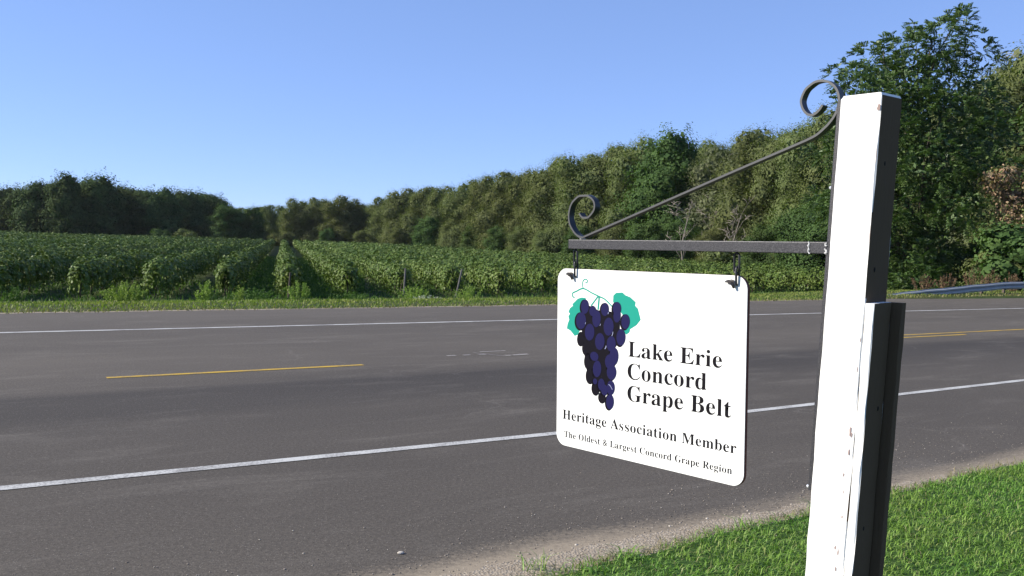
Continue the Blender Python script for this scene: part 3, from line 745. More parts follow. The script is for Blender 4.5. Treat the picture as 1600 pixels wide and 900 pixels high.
kindword = {'dark': 'dark green broadleaf tree', 'green': 'mid green broadleaf tree', 'olive': 'rounded olive green tree', 'grey0': 'thin grey green tree'}
def tree_label(kind, px, d, i):
    w_ = kindword.get(kind, kindword.get(kind[:-1]))
    if px < 345: g = ('in the dark wood at left', 'dark wood at the left')
    elif px < 590: g = ('in the distant middle tree line', 'distant trees in the middle')
    elif px < 1350: g = ('in the wood behind the vineyard', 'trees of the wood behind the vineyard')
    else: g = ('behind the walnut at right', 'trees right of the post')
    return w_, g
SECOND = next(i for i, t_ in enumerate(TREES) if t_[:3] == ('olive2', 612, 250))
order = sorted(range(len(TREES)), key=lambda i: TREES[i][1])
for i, (kind, px, d, yt, ws) in enumerate(TREES):
    w_, (place, grp) = tree_label(kind, px, d, i)
    same = [j for j in order if tree_label(TREES[j][0], TREES[j][1], 0, 0) == (w_, (place, grp))]
    lab = f'{w_}, {ordn(same.index(i) + 1, len(same))} {place}' if len(same) > 1 else f'{w_} {place}'
    tree_at(kind, px, d * random.uniform(.97, 1.03), yt + (random.uniform(-5, 7) + (5 if i >= SECOND else 0)) * min(1.5, 150 / d), ws * random.uniform(.92, 1.10), lab, 'tree', grp, 'grey_green_tree' if kind == 'grey0' else ('broadleaf_tree' if kind[:-1] in ('dark', 'green') else 'olive_tree'))
# bushes along the foot of the wood
BUSH = [('bush0', 668, 186, 338), ('bush1', 700, 178, 345), ('bush0', 776, 150, 352), ('bush1', 850, 128, 356), ('bush0', 905, 118, 352), ('bush1', 960, 112, 348), ('bush0', 1010, 100, 345), ('bush0', 1062, 100, 340), ('bush1', 1110, 94, 352), ('bush1', 1150, 88, 372), ('bush0', 1196, 84, 350), ('bush0', 1262, 76, 318), ('bush0', 1290, 74, 300), ('bush1', 1235, 82, 362), ('bush0', 510, 232, 356), ('bush1', 560, 226, 358), ('bush1', 440, 235, 360), ('bush1', 620, 205, 352), ('bush1', 812, 140, 350), ('bush0', 1405, 52, 400), ('bush0', 1500, 52, 385), ('bush0', 1560, 50, 375), ('bush0', 1620, 48, 360), ('bush0', 1606, 43.6, 352), ('bush1', 1560, 44.5, 392), ('bush1', 290, 205, 357), ('bush0', 250, 202, 358), ('bush0', 740, 160, 350)]
BUSH.sort(key=lambda b: b[1])
for i, (kind, px, d, yt) in enumerate(BUSH):
    k = [b for b in BUSH if b[0] == kind].index((kind, px, d, yt))
    w_ = 'green bush' if kind == 'bush0' else 'olive grey bush'
    where = 'under the dark wood at left' if px < 345 else 'under the distant middle trees' if px < 590 else 'at the foot of the wood right of the sign scroll' if px > 930 and px < 1350 else 'at the foot of the wood left of the sign' if px < 1350 else 'beside the guardrail'
    near = f"{ordn(k + 1, len([b for b in BUSH if b[0] == kind]))} of the wood's foot" 
    h_ = 1.6 - float(tz((px - 800) / 1450 * d, d)) + (hor(px) - yt) / 1450 * d
    shape = kind if h_ < 4.5 else {'bush0': 'green', 'bush1': 'olive'}[kind] + str(i % 2)
    tree_at(shape, px, d, yt, 1.3, f'{w_}, {ordn(k + 1, len([b for b in BUSH if b[0] == kind]))}, along the foot of the trees', 'bush', 'bushes along the foot of the wood', 'bush')

# the tall walnut behind the post: sprays of compound leaves
def walnut():
    x, y = (1432 - 800) / 1450 * 50, 50.0; z0 = float(tz(x, y))
    root = empty('walnut_tree', (x, y, z0)); tag(root, 'tall dark green walnut tree with feathery leaves just behind the white post', 'tree')
    g = np.random.default_rng(5); rd = random.Random(5)
    def pt(px, py, dy=0):                            # picture column/row to local point of the tree's own plane
        d = 50 + dy; return Vector(((px - 800) / 1450 * d - x, dy, 1.6 + (hor(px) - py - 7) / 1450 * d - z0))
    blobs = [(1466, 50, 38, 0), (1500, 70, 30, .5), (1440, 70, 40, -1), (1395, 80, 45, 0), (1350, 95, 42, .8), (1315, 120, 38, -.4), (1345, 135, 40, -1.5), (1420, 120, 60, 0), (1480, 120, 48, 1), (1515, 150, 40, -.5), (1380, 160, 60, -1.2),
             (1450, 180, 60, -1.6), (1500, 200, 48, .6), (1540, 205, 34, .2), (1330, 190, 45, 0), (1310, 230, 40, .5), (1380, 240, 60, -1.4), (1450, 250, 60, -1.5), (1510, 260, 42, 0), (1420, 310, 60, -1.2), (1480, 320, 46, -.5), (1350, 300, 50, .3), (1320, 330, 42, 0),
             (1400, 375, 56, -1), (1455, 385, 42, -1.2), (1350, 385, 48, 0), (1430, 430, 44, -1.2), (1395, 440, 40, -.8), (1360, 440, 40, -.4), (1465, 435, 28, -1), (1410, 40, 18, 0), (1480, 26, 20, .2), (1300, 150, 20, 0), (1530, 90, 22, .3), (1285, 200, 18, 0)]
    Ls = [(*pt(a, b, dy), r / 1450 * 50, r / 1450 * 50, r / 1450 * 50 * .8) for a, b, r, dy in blobs]
    Ls += [(l[0] + rd.uniform(-1, 1), rd.uniform(1, 4), l[2] + rd.uniform(-.5, .5), l[3], l[4], l[5]) for l in Ls[7:30:2]]
    Ls += [(l[0] * .8 + rd.uniform(-1, 1), rd.uniform(-3.4, -2), l[2] * .95, l[3], l[4] * .9, l[5] * .9) for l in Ls[12:30:2]]
    me = trunk_mesh(Ls, 14, .30, seed=4, top=.72, limbs=30, twigs=2); link('trunk', me, root, M['bark'])
    L = np.array(Ls); wgt = L[:, 3] ** 2; wgt /= wgt.sum(); nc = 3000
    i = g.choice(len(L), nc, p=wgt); d = g.normal(0, 1, (nc, 3)); d /= np.linalg.norm(d, axis=1)[:, None]
    c = L[i, :3] + d * L[i, 3:6] * (1 - np.abs(g.normal(0, .22, nc)))[:, None]
    keep = np.ones(nc, bool)
    for l in L: keep &= ~((((c - l[:3]) / l[3:6]) ** 2).sum(1) < .22)
    keep &= c[:, 2] > .2
    c = c[keep]; d = d[keep]; nc = len(c)
    # each cluster: six arching fronds; each frond carries pairs of leaflets
    fr = 5; pairs = 6
    cc = np.repeat(c, fr, 0); dd = np.repeat(d, fr, 0) * .9 + g.normal(0, .6, (nc * fr, 3)); dd[:, 2] += .18
    dd /= np.linalg.norm(dd, axis=1)[:, None]; ln = g.uniform(.35, .62, nc * fr)
    side = np.cross(dd, np.array([0, 0, 1.0])); side /= np.maximum(np.linalg.norm(side, axis=1), .01)[:, None]
    nrm = np.cross(side, dd)
    Vs = []
    for k in range(pairs):
        f = (k + .7) / pairs
        base = cc + dd * (ln * f)[:, None] - np.array([0, 0, 1]) * (ln * f * f * .35)[:, None]
        for sg in (-1, 1):
            l_ = (.145 * (1 - .35 * abs(f - .5) * 2)) * g.uniform(.8, 1.25, nc * fr)
            tip = base + (side * sg * .9 + dd * .45 - np.array([0, 0, .22])) * l_[:, None]
            wv = (dd * .32 + nrm * .12) * l_[:, None]; md = (base + tip) / 2
            Vs.append(np.stack([base, md + wv, tip, md - wv], 1))
    V = np.concatenate(Vs, 0).reshape(-1, 3)
    ni = 7000; i = g.choice(len(L), ni, p=wgt); d = g.normal(0, 1, (ni, 3)); d /= np.linalg.norm(d, axis=1)[:, None]
    ci = L[i, :3] + d * L[i, 3:6] * g.uniform(.3, .78, ni)[:, None]; ci = ci[(ci[:, 2] > .2) & (ci[:, 2] < 12.4)]
    V2, _ = leaf_cards(ci, d[:len(ci)] + g.normal(0, .5, (len(ci), 3)), .30 * g.uniform(.7, 1.2, len(ci)), .5, .2); V = np.concatenate([V, V2])
    link('crown', npmesh('crown', V, np.arange(len(V)).reshape(-1, 4)), root, M['walnut'])
walnut()

# brown leaved creeper at the right edge
def creeper():
    x, y = (1592 - 800) / 1450 * 45, 45.0; z0 = float(tz(x, y)); root = empty('withered_tree', (x, y, z0))
    tag(root, 'small tree hung with dry brown leaves at the right edge', 'tree')
    L = []
    for px, py, r in [(1538, 276, 9), (1552, 270, 11), (1566, 280, 12), (1580, 270, 13), (1596, 282, 15), (1556, 296, 9), (1572, 304, 12), (1590, 308, 14), (1608, 318, 16), (1566, 328, 9), (1580, 336, 13), (1598, 346, 14), (1618, 356, 18), (1588, 366, 12), (1612, 290, 16), (1628, 300, 20), (1632, 335, 18), (1606, 384, 14), (1576, 356, 8)]:
        L.append(((px - 800) / 1450 * 45 - x, random.uniform(-.8, .8), 1.6 + (hor(px) - py) / 1450 * 45 - z0, r / 1450 * 45, r / 1450 * 45, r / 1450 * 45 * .8))
    link('crown', crown_mesh('crown', L, 7000, .15, seed=3, cluster=5, crad=.28, aspect=.5, droop=.45, ragged=.5), root, M['brown_leaf'])
    link('trunk', trunk_mesh(L, 4.6, .12, seed=9, top=.9, limbs=10, twigs=4), root, M['bark'])
creeper()
# bare pale branched trees showing through the front of the wood
for i, (px, d, h, lab) in enumerate([(1062, 92, 7.2, 'leafless pale branched tree in front of the wood above the middle of the bar'), (1150, 88, 7.6, 'leafless pale branched tree in front of the wood below the iron brace'), (1108, 96, 6.5, 'small leafless grey tree between the two pale branched ones')]):
    x, y = gp(px, d); rb = random.Random(70 + i)
    Lb = [(rb.uniform(-1.6, 1.6), rb.uniform(-1, 1), h * rb.uniform(.35, 1.0), .9, .9, .9) for _ in range(16)]
    rt = empty('bare_tree', (x, y, float(tz(x, y)))); tag(rt, lab, 'tree', 'bare pale trees at the front of the wood')
    link('trunk', trunk_mesh(Lb, h, .11, seed=70 + i, top=.8, limbs=16, twigs=6), rt, M['pale_bark'])
# reddish dock plants behind the guardrail
for i, (px, d, h, wd, lab) in enumerate([(1442, 40.5, .75, 1.3, 'rusty red dock plants at the buried end of the guardrail'), (1478, 41, .85, 1.0, 'rusty dock plants behind the low part of the guardrail'), (1520, 41.5, 1.05, 1.1, 'tallest rusty dock plants behind the middle of the guardrail'), (1548, 41.5, 1.0, 1.0, 'rusty dock plants behind the guardrail near the right edge'), (1580, 42, .95, .8, 'small rusty dock plant behind the guardrail at the right edge')]):
    x, y = gp(px, d); clump('dock_plant', x, y, wd, h, 520, M['dock'], lab, 'weed', 'rusty dock plants by the guardrail', .07, 22, .8)
x, y = gp(1320, 62)
# ------------------------------------------------------------------ guardrail
def guardrail():
    path = [(1403, 465.5, .0), (1425, 463, .12), (1460, 458, .26), (1500, 453, .40), (1540, 449, .52), (1600, 446, .60)]
    root = None; A = []
    a0 = 24.6
    zz = [(30.4, -.06), (32, .05), (33.6, .15), (35.4, .27), (37.2, .38), (39.4, .48), (42, .54), (60, .56), (90, .56)]
    o_of = lambda a: far_edge(a) + .8 + max(0, (36 - a)) * .08
    p = AO(zz[0][0], o_of(zz[0][0])); root = empty('guardrail', (p[0], p[1], float(tz(*p)))); tag(root, 'galvanised steel guardrail whose end curves down into the grass at right', 'guardrail')
    R0 = Vector(root.location)
    # W profile
    prof = [(0, .155), (.0, .135), (.075, .10), (.075, .055), (.0, .0), (.075, -.055), (.075, -.10), (0, -.135), (0, -.155)]
    As = np.arange(30.4, 90, .5); vs = []; fs = []; n = len(prof)
    for a_ in As:
        top = float(np.interp(a_, [q[0] for q in zz], [q[1] for q in zz])); o = o_of(a_)
        p = AO(a_, o); zc = top - .155 + max(float(tz(*p)), -.06)
        for (dx, dz) in prof:
            q = AO(a_, o - dx); vs.append((q[0] - R0.x, q[1] - R0.y, zc + dz - R0.z))
        for (dx, dz) in reversed(prof):
            q = AO(a_, o - dx + .006); vs.append((q[0] - R0.x, q[1] - R0.y, zc + dz - R0.z))
    n2 = 2 * n
    for i in range(len(As) - 1):
        for k in range(n2):
            fs.append((i * n2 + k, i * n2 + (k + 1) % n2, (i + 1) * n2 + (k + 1) % n2, (i + 1) * n2 + k))
    mb = MB(); mb.add(vs, fs); mb.build('rail', M['galv'], root)
    for a_ in np.arange(34, 90, 1.9):
        p = AO(a_, o_of(a_) + .06); z = float(tz(*p)); h = float(np.interp(a_, [q[0] for q in zz], [q[1] for q in zz])) - .06
        b = MB(); b.box((p[0] - R0.x, p[1] - R0.y, z + h / 2 - .1 - R0.z), Vector((.04, .02, 0)), Vector((-.02, .05, 0)), Vector((0, 0, h / 2 + .1)))
        b.build('post', M['bark'], root)
guardrail()

# ------------------------------------------------------------------ sign post, bracket, sign
SC0 = Vector((.42, 2.91254266, 1.21596212))
SU = Vector((.67252104, -.73996418, .01297902)); SV = Vector((-.02654031, -.00658781, .99962604)); SN = Vector((-.73960196, -.67261401, -.02406932))
def S(s, t, n=0): return SC0 + SU * s + SV * t + SN * n
base = S(.55, -1.18, 0); base.z = 0
post = empty('sign_post', base); tag(post, 'leaning square white wooden post with lower trim boards and iron bracket', 'post')
def rel(p): return p - base
PV = (SU * .0555 + SV * .99845).normalized()        # the post leans within the sign's plane
# worn wooden member with slightly rounded, uneven edges
def member(name, mt, c0, c1, hu, hn, seed=0, rough=.0012, nseg=28, parent=post, bev=.004):
    rd = random.Random(seed); c0 = Vector(c0); c1 = Vector(c1); bev = min(bev, .002)
    sec = [(-1, -1, 1, 0), (-1, -1, 0, 1), (-1, 1, 0, -1), (-1, 1, 1, 0), (1, 1, -1, 0), (1, 1, 0, -1), (1, -1, 0, 1), (1, -1, -1, 0)]
    vs = []; fs = []; k = len(sec)
    for i in range(nseg + 1):
        c = c0.lerp(c1, i / nseg)
        for (a_, b_, da, db) in sec:
            j = rd.uniform(-rough, rough)
            vs.append(c + SU * (a_ * hu + da * bev + j) + SN * (b_ * hn + db * bev + rd.uniform(-rough, rough)))
    for i in range(nseg):
        for q in range(k): fs.append((i * k + q, i * k + (q + 1) % k, (i + 1) * k + (q + 1) % k, (i + 1) * k + q))
    fs.append(tuple(range(k))); fs.append(tuple(reversed([nseg * k + q for q in range(k)])))
    mb = MB(); mb.add([rel(v) for v in vs], fs)
    me = mb.mesh(name); bm = bmesh.new(); bm.from_mesh(me); bmesh.ops.recalc_face_normals(bm, faces=bm.faces); bm.to_mesh(me); bm.free()
    return link(name, me, parent, mt)
HW = .0535
def PC(t, du=0, dn=0):                               # point on the post's axis at height t of the sign frame
    return S(.679 + HW + (t - .764) * .0556 + du, t, dn)
def paint_shade_side(ob, dark):
    """right-hand faces, turned from the sun, take the darker paint: shade put into colour"""
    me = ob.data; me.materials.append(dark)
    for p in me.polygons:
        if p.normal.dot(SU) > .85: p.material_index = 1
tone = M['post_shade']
ob = member('post_shaft', M['post_white'], PC(-1.24), PC(.765), HW, .055, 1); paint_shade_side(ob, tone)
# small sloping top: chamfer piece
cap = MB(); c = PC(.766)
T = [c + SU * (a_ * HW * .96) + SN * (b_ * .053) for a_, b_ in ((-1, -1), (1, -1), (1, 1), (-1, 1))]
T2 = [p + PV * .006 - (p - c) * .05 for p in T]
cap.add([rel(p) for p in T + T2], [(0, 1, 2, 3), (4, 5, 6, 7), (0, 1, 5, 4), (1, 2, 6, 5), (2, 3, 7, 6), (3, 0, 4, 7)]); cap.build('post_top', M['post_white'], post)
# trim boards on the lower part
ob = member('trim_board', M['post_white'], PC(-1.24, HW + .0125, .008), PC(.252, HW + .0125, .008), .0115, .046, 2); paint_shade_side(ob, tone)
ob = member('trim_board', M['post_shade'], PC(-1.24, HW + .024, -.058), PC(.250, HW + .024, -.058), .024, .0115, 3)  # back board wholly in the dark copy: its shade is in the colour
# screw heads / knots in the dark face
kn = mat('knot', (.02, .017, .015), .9, .1)
for (t, dn) in ((.60, .012), (.335, .02), (-.02, -.01), (-.33, .015)):
    mb = MB(); off = HW + .0006 if t > .25 else HW + .0246
    c = PC(t, off, dn); mb.add([rel(c + PV * (math.sin(k / 8 * 6.28) * .0065) + SN * (math.cos(k / 8 * 6.28) * .0042)) for k in range(8)] + [rel(c + SU * .0012)], [(k, (k + 1) % 8, 8) for k in range(8)])
    mb.build('knot', kn, post)
rc = random.Random(3)
for (t, du, ww, hh) in ((.735, .92, .0045, .010), (.16, .93, .001, .006), (.085, .88, .0014, .008), (-.075, .78, .002, .012), (-.085, .86, .0018, .010), (-.13, .80, .0022, .008), (-.19, .62, .0015, .006), (-.235, .70, .0013, .006), (-.30, .72, .002, .005), (-.385, .50, .0025, .006), (-.395, .66, .0018, .008), (-.44, .60, .0015, .007), (.62, .97, .0008, .02), (.42, .97, .0007, .03)):
    c = PC(t, HW * du, .0553); nv = 9
    mb = MB(); mb.add([rel(c + SU * (math.cos(k / nv * 6.28) * ww * rc.uniform(.6, 1.3)) + PV * (math.sin(k / nv * 6.28) * hh * rc.uniform(.6, 1.3)) + SN * .0009) for k in range(nv)], [tuple(range(nv))])
    mb.build('bare_patch', M['post_bare'], post)
# iron upright (square tube) on the far-left face of the post
c0 = PC(-.262, -HW - .0165, 0); c1 = PC(.768, -HW - .0165, 0)
member('bracket_upright', M['tube'], c0, c1, .0155, .0155, 4, .0002, 4, post, .002)
# horizontal bar
mb = MB(); mb.box(rel((S(-.3175, .3893) + S(.628, .3868)) / 2), SU * .4725, SN * .0155, SV * .0157)
bar = mb.build('bracket_bar', M['tube'], post)
bv = bar.modifiers.new('b', 'BEVEL'); bv.width = .002; bv.segments = 2
# weld blob
for (s_, t0, t1) in ((.578, .372, .404), (.6255, .372, .386), (.6265, .392, .402)):
    mb = MB(); P = [S(s_ + random.uniform(-.003, .003), t0 + (t1 - t0) * i / 6, .0165) for i in range(7)]
    mb.tube([rel(p) for p in P], [.0015 + random.random() * .002 for _ in P], 6); mb.build('weld', M['weld'], post)
# scroll and brace: one flat iron strip
SCR = [(-.2719, .491), (-.2600, .4790), (-.2486, .476), (-.2320, .4775), (-.2187, .4864), (-.2060, .5000), (-.2025, .5151), (-.2070, .5300), (-.2195, .5409), (-.2360, .5485), (-.2546, .5493), (-.2740, .5480), (-.29, .5391), (-.3040, .5280), (-.3132, .5137), (-.3185, .4960), (-.32, .4767), (-.3150, .4560), (-.3039, .4393), (-.2880, .4230), (-.2679, .4125), (-.2500, .4120), (-.2327, .4187), (-.05, .4776), (.2014, .5592), (.38, .6165), (.53, .6640), (.5647, .6754), (.5880, .6850), (.6056, .6971), (.6230, .7120), (.6380, .7300), (.6470, .7500), (.6500, .7700), (.6470, .7880), (.6370, .8060), (.6211, .8185), (.6090, .8235), (.5958, .8258), (.5800, .8240), (.5673, .8176), (.5540, .8080), (.5454, .7938), (.5410, .7800), (.5427, .7678), (.5490, .7540), (.5598, .7428), (.5710, .7385), (.5822, .7408), (.5940, .7490), (.6039, .7618)]
# keep the straight stretch straight, smooth the rest
P = [Vector((a_, b_, 0)) for a_, b_ in SCR]; P = catmull(P, 4)
vs = []; fs = []; tk = .0031; wdn = .0125
for i, p in enumerate(P):
    a_ = P[max(0, i - 1)]; b_ = P[min(len(P) - 1, i + 1)]; tn = (b_ - a_).normalized(); nn_ = Vector((-tn.y, tn.x, 0))
    for (q, dn) in ((1, 1), (-1, 1), (-1, -1), (1, -1)):
        pp = p + nn_ * tk * q; vs.append(rel(S(pp.x, pp.y, dn * wdn)))
for i in range(len(P) - 1):
    for q in range(4): fs.append((i * 4 + q, i * 4 + (q + 1) % 4, (i + 1) * 4 + (q + 1) % 4, (i + 1) * 4 + q))
fs.append((3, 2, 1, 0)); k = (len(P) - 1) * 4; fs.append((k, k + 1, k + 2, k + 3))
mb = MB(); mb.add(vs, fs); scr = mb.build('scroll_brace', M['iron'], post)
bm = bmesh.new(); bm.from_mesh(scr.data); bmesh.ops.recalc_face_normals(bm, faces=bm.faces); bm.to_mesh(scr.data); bm.free()
for p in scr.data.polygons:
    if abs(p.normal.dot(SN)) > .8: p.material_index = 1  # narrow edges: real wear plus painted sunlight
scr.data.materials.append(M['worn_lit_iron'])
bv = scr.modifiers.new('b', 'BEVEL'); bv.width = .0006; bv.segments = 2; bv.limit_method = 'ANGLE'
mb = MB(); mb.tube([rel(S(-.272, .407, .004)), rel(S(-.262, .4085, .006)), rel(S(-.250, .407, .004))], [.003, .0042, .003], 6); mb.build('weld', M['weld'], post)
# screws in the upright
for (px_s, t) in ((-.002, .545), (-.002, -.255)):
    c = PC(t, -2 * HW + HW - .0335, .006)
    mb = MB(); mb.tube([rel(c), rel(c - SU * .006)], [.0055, .004], 8); mb.build('screw', M['bright'], post)

# sign board
sign = empty('hanging_sign', S(0, .0, 0)); tag(sign, 'white hanging sign with purple grape cluster and black serif lettering', 'sign')
so_ = S(0, 0, 0)
mw = Matrix((SU, SV, SN)).transposed().to_4x4(); mw.translation = so_; sign.matrix_world = mw
# children use the sign's own frame: x right, y up, z towards the viewer
def rrect(hw, hh, r, k=10):
    pts = []
    for cx, cy, a0 in ((hw - r, hh - r, 0), (-hw + r, hh - r, 90), (-hw + r, -hh + r, 180), (hw - r, -hh + r, 270)):
        for i in range(k + 1):
            an = math.radians(a0 + 90 * i / k); pts.append((cx + r * math.cos(an), cy + r * math.sin(an)))
    return pts
R_ = rrect(.38, .305, .040); n = len(R_)
mb = MB(); vs = [(x_, y_, .0) for x_, y_ in R_] + [(x_ * .9985, y_ * .998, .0012) for x_, y_ in R_]
mb.add(vs, [tuple(n + i for i in range(n))] + [(i, (i + 1) % n, n + (i + 1) % n, n + i) for i in range(n)])
mb.build('sign_face', M['sign_white'], sign)
mb = MB(); vs = [(x_ * 1.0008, y_ * 1.001, -.0002) for x_, y_ in R_] + [(x_ * 1.0008, y_ * 1.001, -.011) for x_, y_ in R_]
mb.add(vs, [tuple(range(n)), tuple(reversed([n + i for i in range(n)]))] + [(i, n + i, n + (i + 1) % n, (i + 1) % n) for i in range(n)])
mb.build('sign_back', M['sign_edge'], sign)
Z0 = .0012
def flat(name, polys, mt, z):
    mb = MB()
    for P in polys: mb.add([(a_, b_, Z0 + z) for a_, b_ in P], [tuple(range(len(P)))])
    me = mb.mesh(name)
    bm = bmesh.new(); bm.from_mesh(me); bmesh.ops.triangulate(bm, faces=bm.faces)
    for f in bm.faces:
        if f.normal.z < 0: f.normal_flip()
    bm.to_mesh(me); bm.free()
    return link(name, me, sign, mt)
def stroke(P, wd):
    P = [Vector((*p, 0)) for p in P]; P = catmull(P, 5); out = []
    L, R = [], []
    for i, p in enumerate(P):
        t_ = (P[min(i + 1, len(P) - 1)] - P[max(i - 1, 0)]).normalized(); n_ = Vector((-t_.y, t_.x, 0)) * wd
        L.append(p + n_); R.append(p - n_)
    return [[(L[i].x, L[i].y), (L[i + 1].x, L[i + 1].y), (R[i + 1].x, R[i + 1].y), (R[i].x, R[i].y)] for i in range(len(P) - 1)]
GR = [(-0.251, 0.1795, 0.02, 0.0252), (-0.2153, 0.1671, 0.0176, 0.0182), (-0.1611, 0.1757, 0.0191, 0.0226), (-0.109, 0.1815, 0.02, 0.0228), (-0.2684, 0.131, 0.0259, 0.0295), (-0.1981, 0.1423, 0.0209, 0.029), (-0.1445, 0.1204, 0.0244, 0.0307), (-0.1086, 0.1587, 0.0173, 0.0233), (-0.0719, 0.1421, 0.0197, 0.0251), (-0.2284, 0.0957, 0.024, 0.0293), (-0.1823, 0.0683, 0.0235, 0.029), (-0.1321, 0.0651, 0.0216, 0.0266), (-0.0908, 0.0901, 0.0211, 0.0283), (-0.206, 0.0167, 0.021, 0.0156), (-0.1199, 0.0253, 0.0214, 0.0306), (-0.1366, 0.0057, 0.0244, 0.0256), (-0.1928, -0.0237, 0.0209, 0.0286), (-0.1293, -0.0269, 0.023, 0.0266), (-0.1732, -0.0734, 0.0166, 0.0207), (-0.1319, -0.0786, 0.019, 0.0246), (-0.1591, -0.0898, 0.0165, 0.0186), (-0.1345, -0.1254, 0.0183, 0.0258), (-0.2013, -0.0664, 0.0105, 0.0104)]
GB = [(-0.2639, 0.0717, 0.018, 0.0237), (-0.2383, 0.0423, 0.0199, 0.0237), (-0.2306, 0.0011, 0.0177, 0.0262), (-0.2192, -0.0476, 0.0211, 0.0272), (-0.194, -0.0865, 0.0196, 0.0235), (-0.1657, -0.1141, 0.0173, 0.0182)]
FILL = [(-0.2723, 0.1529), (-0.2368, 0.1866), (-0.19, 0.172), (-0.0955, 0.1704), (-0.0950, 0.0802), (-0.1250, 0.040), (-0.1330, -0.030), (-0.1400, -0.1000), (-0.2045, -0.0878), (-0.2409, -0.029), (-0.2564, 0.0486)]
LL = [(-0.2479, 0.2096), (-0.2658, 0.2102), (-0.2839, 0.205), (-0.2984, 0.1936), (-0.3093, 0.185), (-0.3055, 0.1799), (-0.3202, 0.1711), (-0.3274, 0.1573), (-0.3199, 0.1524), (-0.3272, 0.1428), (-0.3234, 0.1308), (-0.3306, 0.1169), (-0.3341, 0.1005), (-0.3155, 0.094), (-0.2968, 0.0779), (-0.2822, 0.0834), (-0.2716, 0.1001), (-0.2431, 0.1286), (-0.2368, 0.1814)]
LR = [(-0.1262, 0.2034), (-0.1251, 0.2237), (-0.1132, 0.2335), (-0.0866, 0.2358), (-0.0733, 0.2274), (-0.0536, 0.2224), (-0.0307, 0.2078), (-0.0324, 0.1962), (-0.0207, 0.187), (-0.0092, 0.1531), (-0.0262, 0.1345), (-0.0519, 0.12), (-0.0549, 0.1097), (-0.0679, 0.1011), (-0.0779, 0.1104), (-0.0854, 0.1653), (-0.1125, 0.1889)]
def ell(g, k=1.0, dx=0, dy=0, tilt=-.12, n=22):
    x_, y_, a_, b_ = g; a_ *= .92
    return [(x_ + dx + (math.cos(t_) * a_ * math.cos(tilt) - math.sin(t_) * b_ * math.sin(tilt)) * k, y_ + dy + (math.cos(t_) * a_ * math.sin(tilt) + math.sin(t_) * b_ * math.cos(tilt)) * k) for t_ in [2 * math.pi * i / n for i in range(n)]]
flat('leaf_print', [LL], M['teal'], .0003); flat('leaf_print', [LR], M['teal'], .0003)
T1 = [(-0.2986, 0.2085), (-0.3059, 0.2102), (-0.3097, 0.2169), (-0.3061, 0.224), (-0.2915, 0.2295), (-0.2591, 0.2405), (-0.2197, 0.2277), (-0.188, 0.2179), (-0.1603, 0.2091), (-0.1293, 0.1879)]
T2 = [(-0.2591, 0.2405), (-0.2628, 0.2534), (-0.2594, 0.2667), (-0.2488, 0.2723), (-0.2401, 0.2674), (-0.2436, 0.2605), (-0.25, 0.2608)]
flat('tendril_print', stroke(T1, .0024) + stroke(T2, .0019) + stroke([(-.1915, .2178), (-.2226, .1849)], .0026) + stroke([(-.1866, .2165), (-.1909, .1738)], .0034), M['teal'], .0005)
flat('grape_shadow_print', [FILL], M['grape_black'], .0006)
for g in GR + GB: flat('grape_shadow_print', [ell(g, 1.06, -.004, -.002)], M['grape_black'], .0007)
for i, g in enumerate(GR): flat('grape_print', [ell(g, .97, .0012, .001)], M['grape_blue'], .0009 + i * .00002)
flat('highlight_print', stroke([(-.128, .092), (-.1245, .100), (-.1235, .106)], .0012) + stroke([(-.158, .047), (-.1535, .053), (-.153, .058)], .0015) + stroke([(-.140, -.068), (-.132, -.072), (-.1235, -.083)], .0011) + stroke([(-.247, .122), (-.2455, .128)], .001) + stroke([(-.181, .121), (-.178, .128)], .001) + stroke([(-.146, .162), (-.1435, .169)], .0012), M['glint'], .0016)

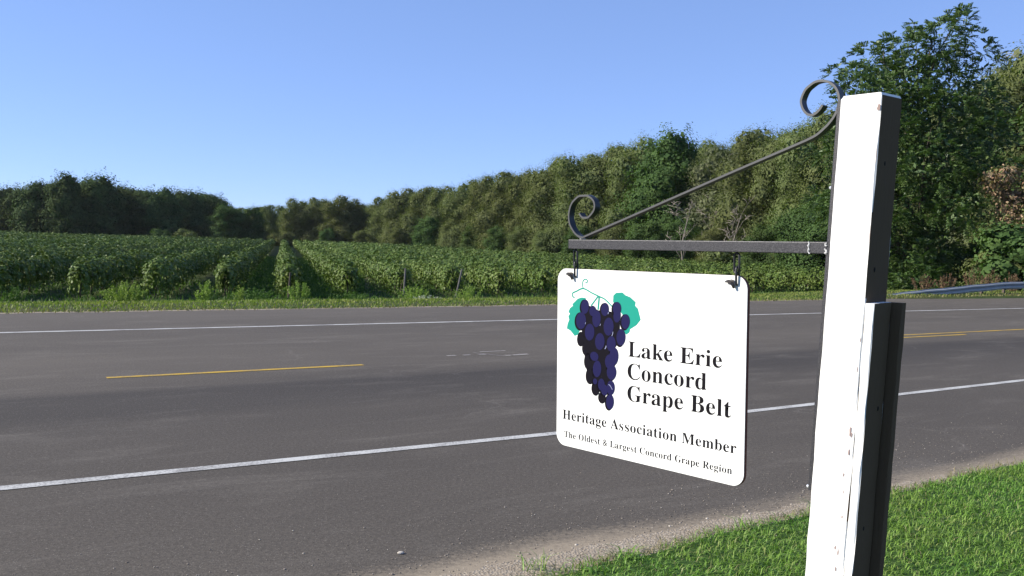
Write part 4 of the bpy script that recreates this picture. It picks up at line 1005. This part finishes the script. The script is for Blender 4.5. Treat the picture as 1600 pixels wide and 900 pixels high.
# lettering
def serif(s):
    o = ''
    for c in s:
        if 'A' <= c <= 'Z': o += chr(0x1D400 + ord(c) - 65)
        elif 'a' <= c <= 'z': o += chr(0x1D41A + ord(c) - 97)
        else: o += c
    return o
def lettering(s, x0, x1, ybase, cap, tiltslope=0.0, off=-.002, space=1.02):
    c = bpy.data.curves.new('tmp', 'FONT'); c.body = serif(s); c.size = 1; c.space_character = space; c.offset = off; c.resolution_u = 4
    c.space_word = 1.0
    ob = bpy.data.objects.new('tmp', c); COL.objects.link(ob)
    bpy.context.view_layer.update()
    me = bpy.data.meshes.new_from_object(ob.evaluated_get(bpy.context.evaluated_depsgraph_get()))
    bpy.data.objects.remove(ob)
    co = np.zeros(len(me.vertices) * 3, dtype=np.float32); me.vertices.foreach_get('co', co); co = co.reshape(-1, 3)
    lo, hi = co[:, 0].min(), co[:, 0].max(); capH = .676
    co[:, 0] = x0 + (co[:, 0] - lo) / (hi - lo) * (x1 - x0)
    co[:, 1] = ybase + co[:, 1] / capH * cap + (co[:, 0] - x0) * tiltslope; co[:, 2] = Z0 + .0005
    me.vertices.foreach_set('co', co.ravel()); me.update(); me.name = 'lettering'
    # one part for each word
    bm = bmesh.new(); bm.from_mesh(me); iv = sorted((min(v.co.x for v in f.verts), max(v.co.x for v in f.verts)) for f in bm.faces)
    runs = []
    for a_, b_ in iv:
        if runs and a_ < runs[-1][1] + .0001: runs[-1][1] = max(runs[-1][1], b_)
        else: runs.append([a_, b_])
    gaps = sorted(((runs[i + 1][0] - runs[i][1], (runs[i + 1][0] + runs[i][1]) / 2) for i in range(len(runs) - 1)), reverse=True)
    words = s.split(' '); cuts = [-9] + sorted(g[1] for g in gaps[:len(words) - 1]) + [9]
    for wd_, a_, b_ in zip(words, cuts, cuts[1:]):
        b2 = bm.copy(); bmesh.ops.delete(b2, geom=[f for f in b2.faces if not a_ < f.calc_center_median().x < b_], context='FACES')
        m2 = bpy.data.meshes.new('word'); b2.to_mesh(m2); b2.free(); m2.materials.append(M['ink'])
        o = link('word', m2, sign); o['label'] = 'black serif word ' + wd_
    bm.free()
lettering('Lake Erie', -.0590, .2985, .0322, .0485, .004)
lettering('Concord', -.0605, .2455, -.0400, .0505, .006)
lettering('Grape Belt', -.0600, .3330, -.1108, .0500, .008)
lettering('Heritage Association Member', -.3500, .3535, -.2122, .0322, .004, space=1.04)
lettering('The Oldest & Largest Concord Grape Region', -.3420, .3400, -.2745, .0215, .004, off=-.004, space=1.04)

# hooks showing on the face of the sign, and the chains
for sx in (-.316, .327):
    mb = MB(); mb.tube([(sx - .018, .2865, .006), (sx - .008, .2885, .009), (sx + .002, .2865, .010), (sx + .009, .280, .010), (sx + .013, .269, .008)], [.0030, .0048, .0058, .0052, .0040], 8)
    mb.build('hook', M['zinc'], sign, True)
    mb = MB(); mb.tube([(sx + .002, .2865, .002), (sx + .002, .2865, .0165)], [.0080, .0065], 6); mb.build('bolt', M['zinc'], sign)
def chain(s_, lab):
    root = empty('chain', S(s_, .372, 0)); mwc = mw.copy(); mwc.translation = S(s_, .372, 0); root.matrix_world = mwc; tag(root, lab, 'chain', 'short chains holding the sign')
    def linkm(cz, h, w_, r, ang, cx=0):
        mb = MB(); P = []
        ca, sa = math.cos(ang), math.sin(ang)
        for i in range(20):
            t_ = 2 * math.pi * i / 20; x_ = w_ * math.cos(t_); y_ = (h - w_) * (1 if math.sin(t_) > 0 else -1) * (1 if abs(math.sin(t_)) > .01 else 0) + w_ * math.sin(t_)
            P.append((cx + x_ * ca, cz + y_, x_ * sa))
        mb.tube(P, r, 7, True); mb.build('link', M['iron'], root, True)
    linkm(-.032, .029, .0105, .0034, .25, .0)
    linkm(-.068, .026, .0085, .0034, 1.45, .003)
chain(-.297, 'short dark chain at the left end of the bar')
chain(.342, 'short dark chain towards the post, holding the right side of the sign')

# thin summer haze: far woods lift slightly
hz = MB(); hz.box((0, 0, 9.5), Vector((4600, 0, 0)), Vector((0, 4600, 0)), Vector((0, 0, 12.5)))
hm = bpy.data.materials.new('haze'); hm.use_nodes = True; hn = hm.node_tree; hn.nodes.clear()
ho = hn.nodes.new('ShaderNodeOutputMaterial'); hv = hn.nodes.new('ShaderNodeVolumePrincipled')
hv.inputs['Color'].default_value = (.93, .95, 1, 1); hv.inputs['Density'].default_value = .00005; hv.inputs['Anisotropy'].default_value = .1
hn.links.new(hv.outputs[0], ho.inputs['Volume'])
tag(hz.build('haze', hm), 'faint pale summer haze in the air over the vineyard', 'haze', kind='stuff')
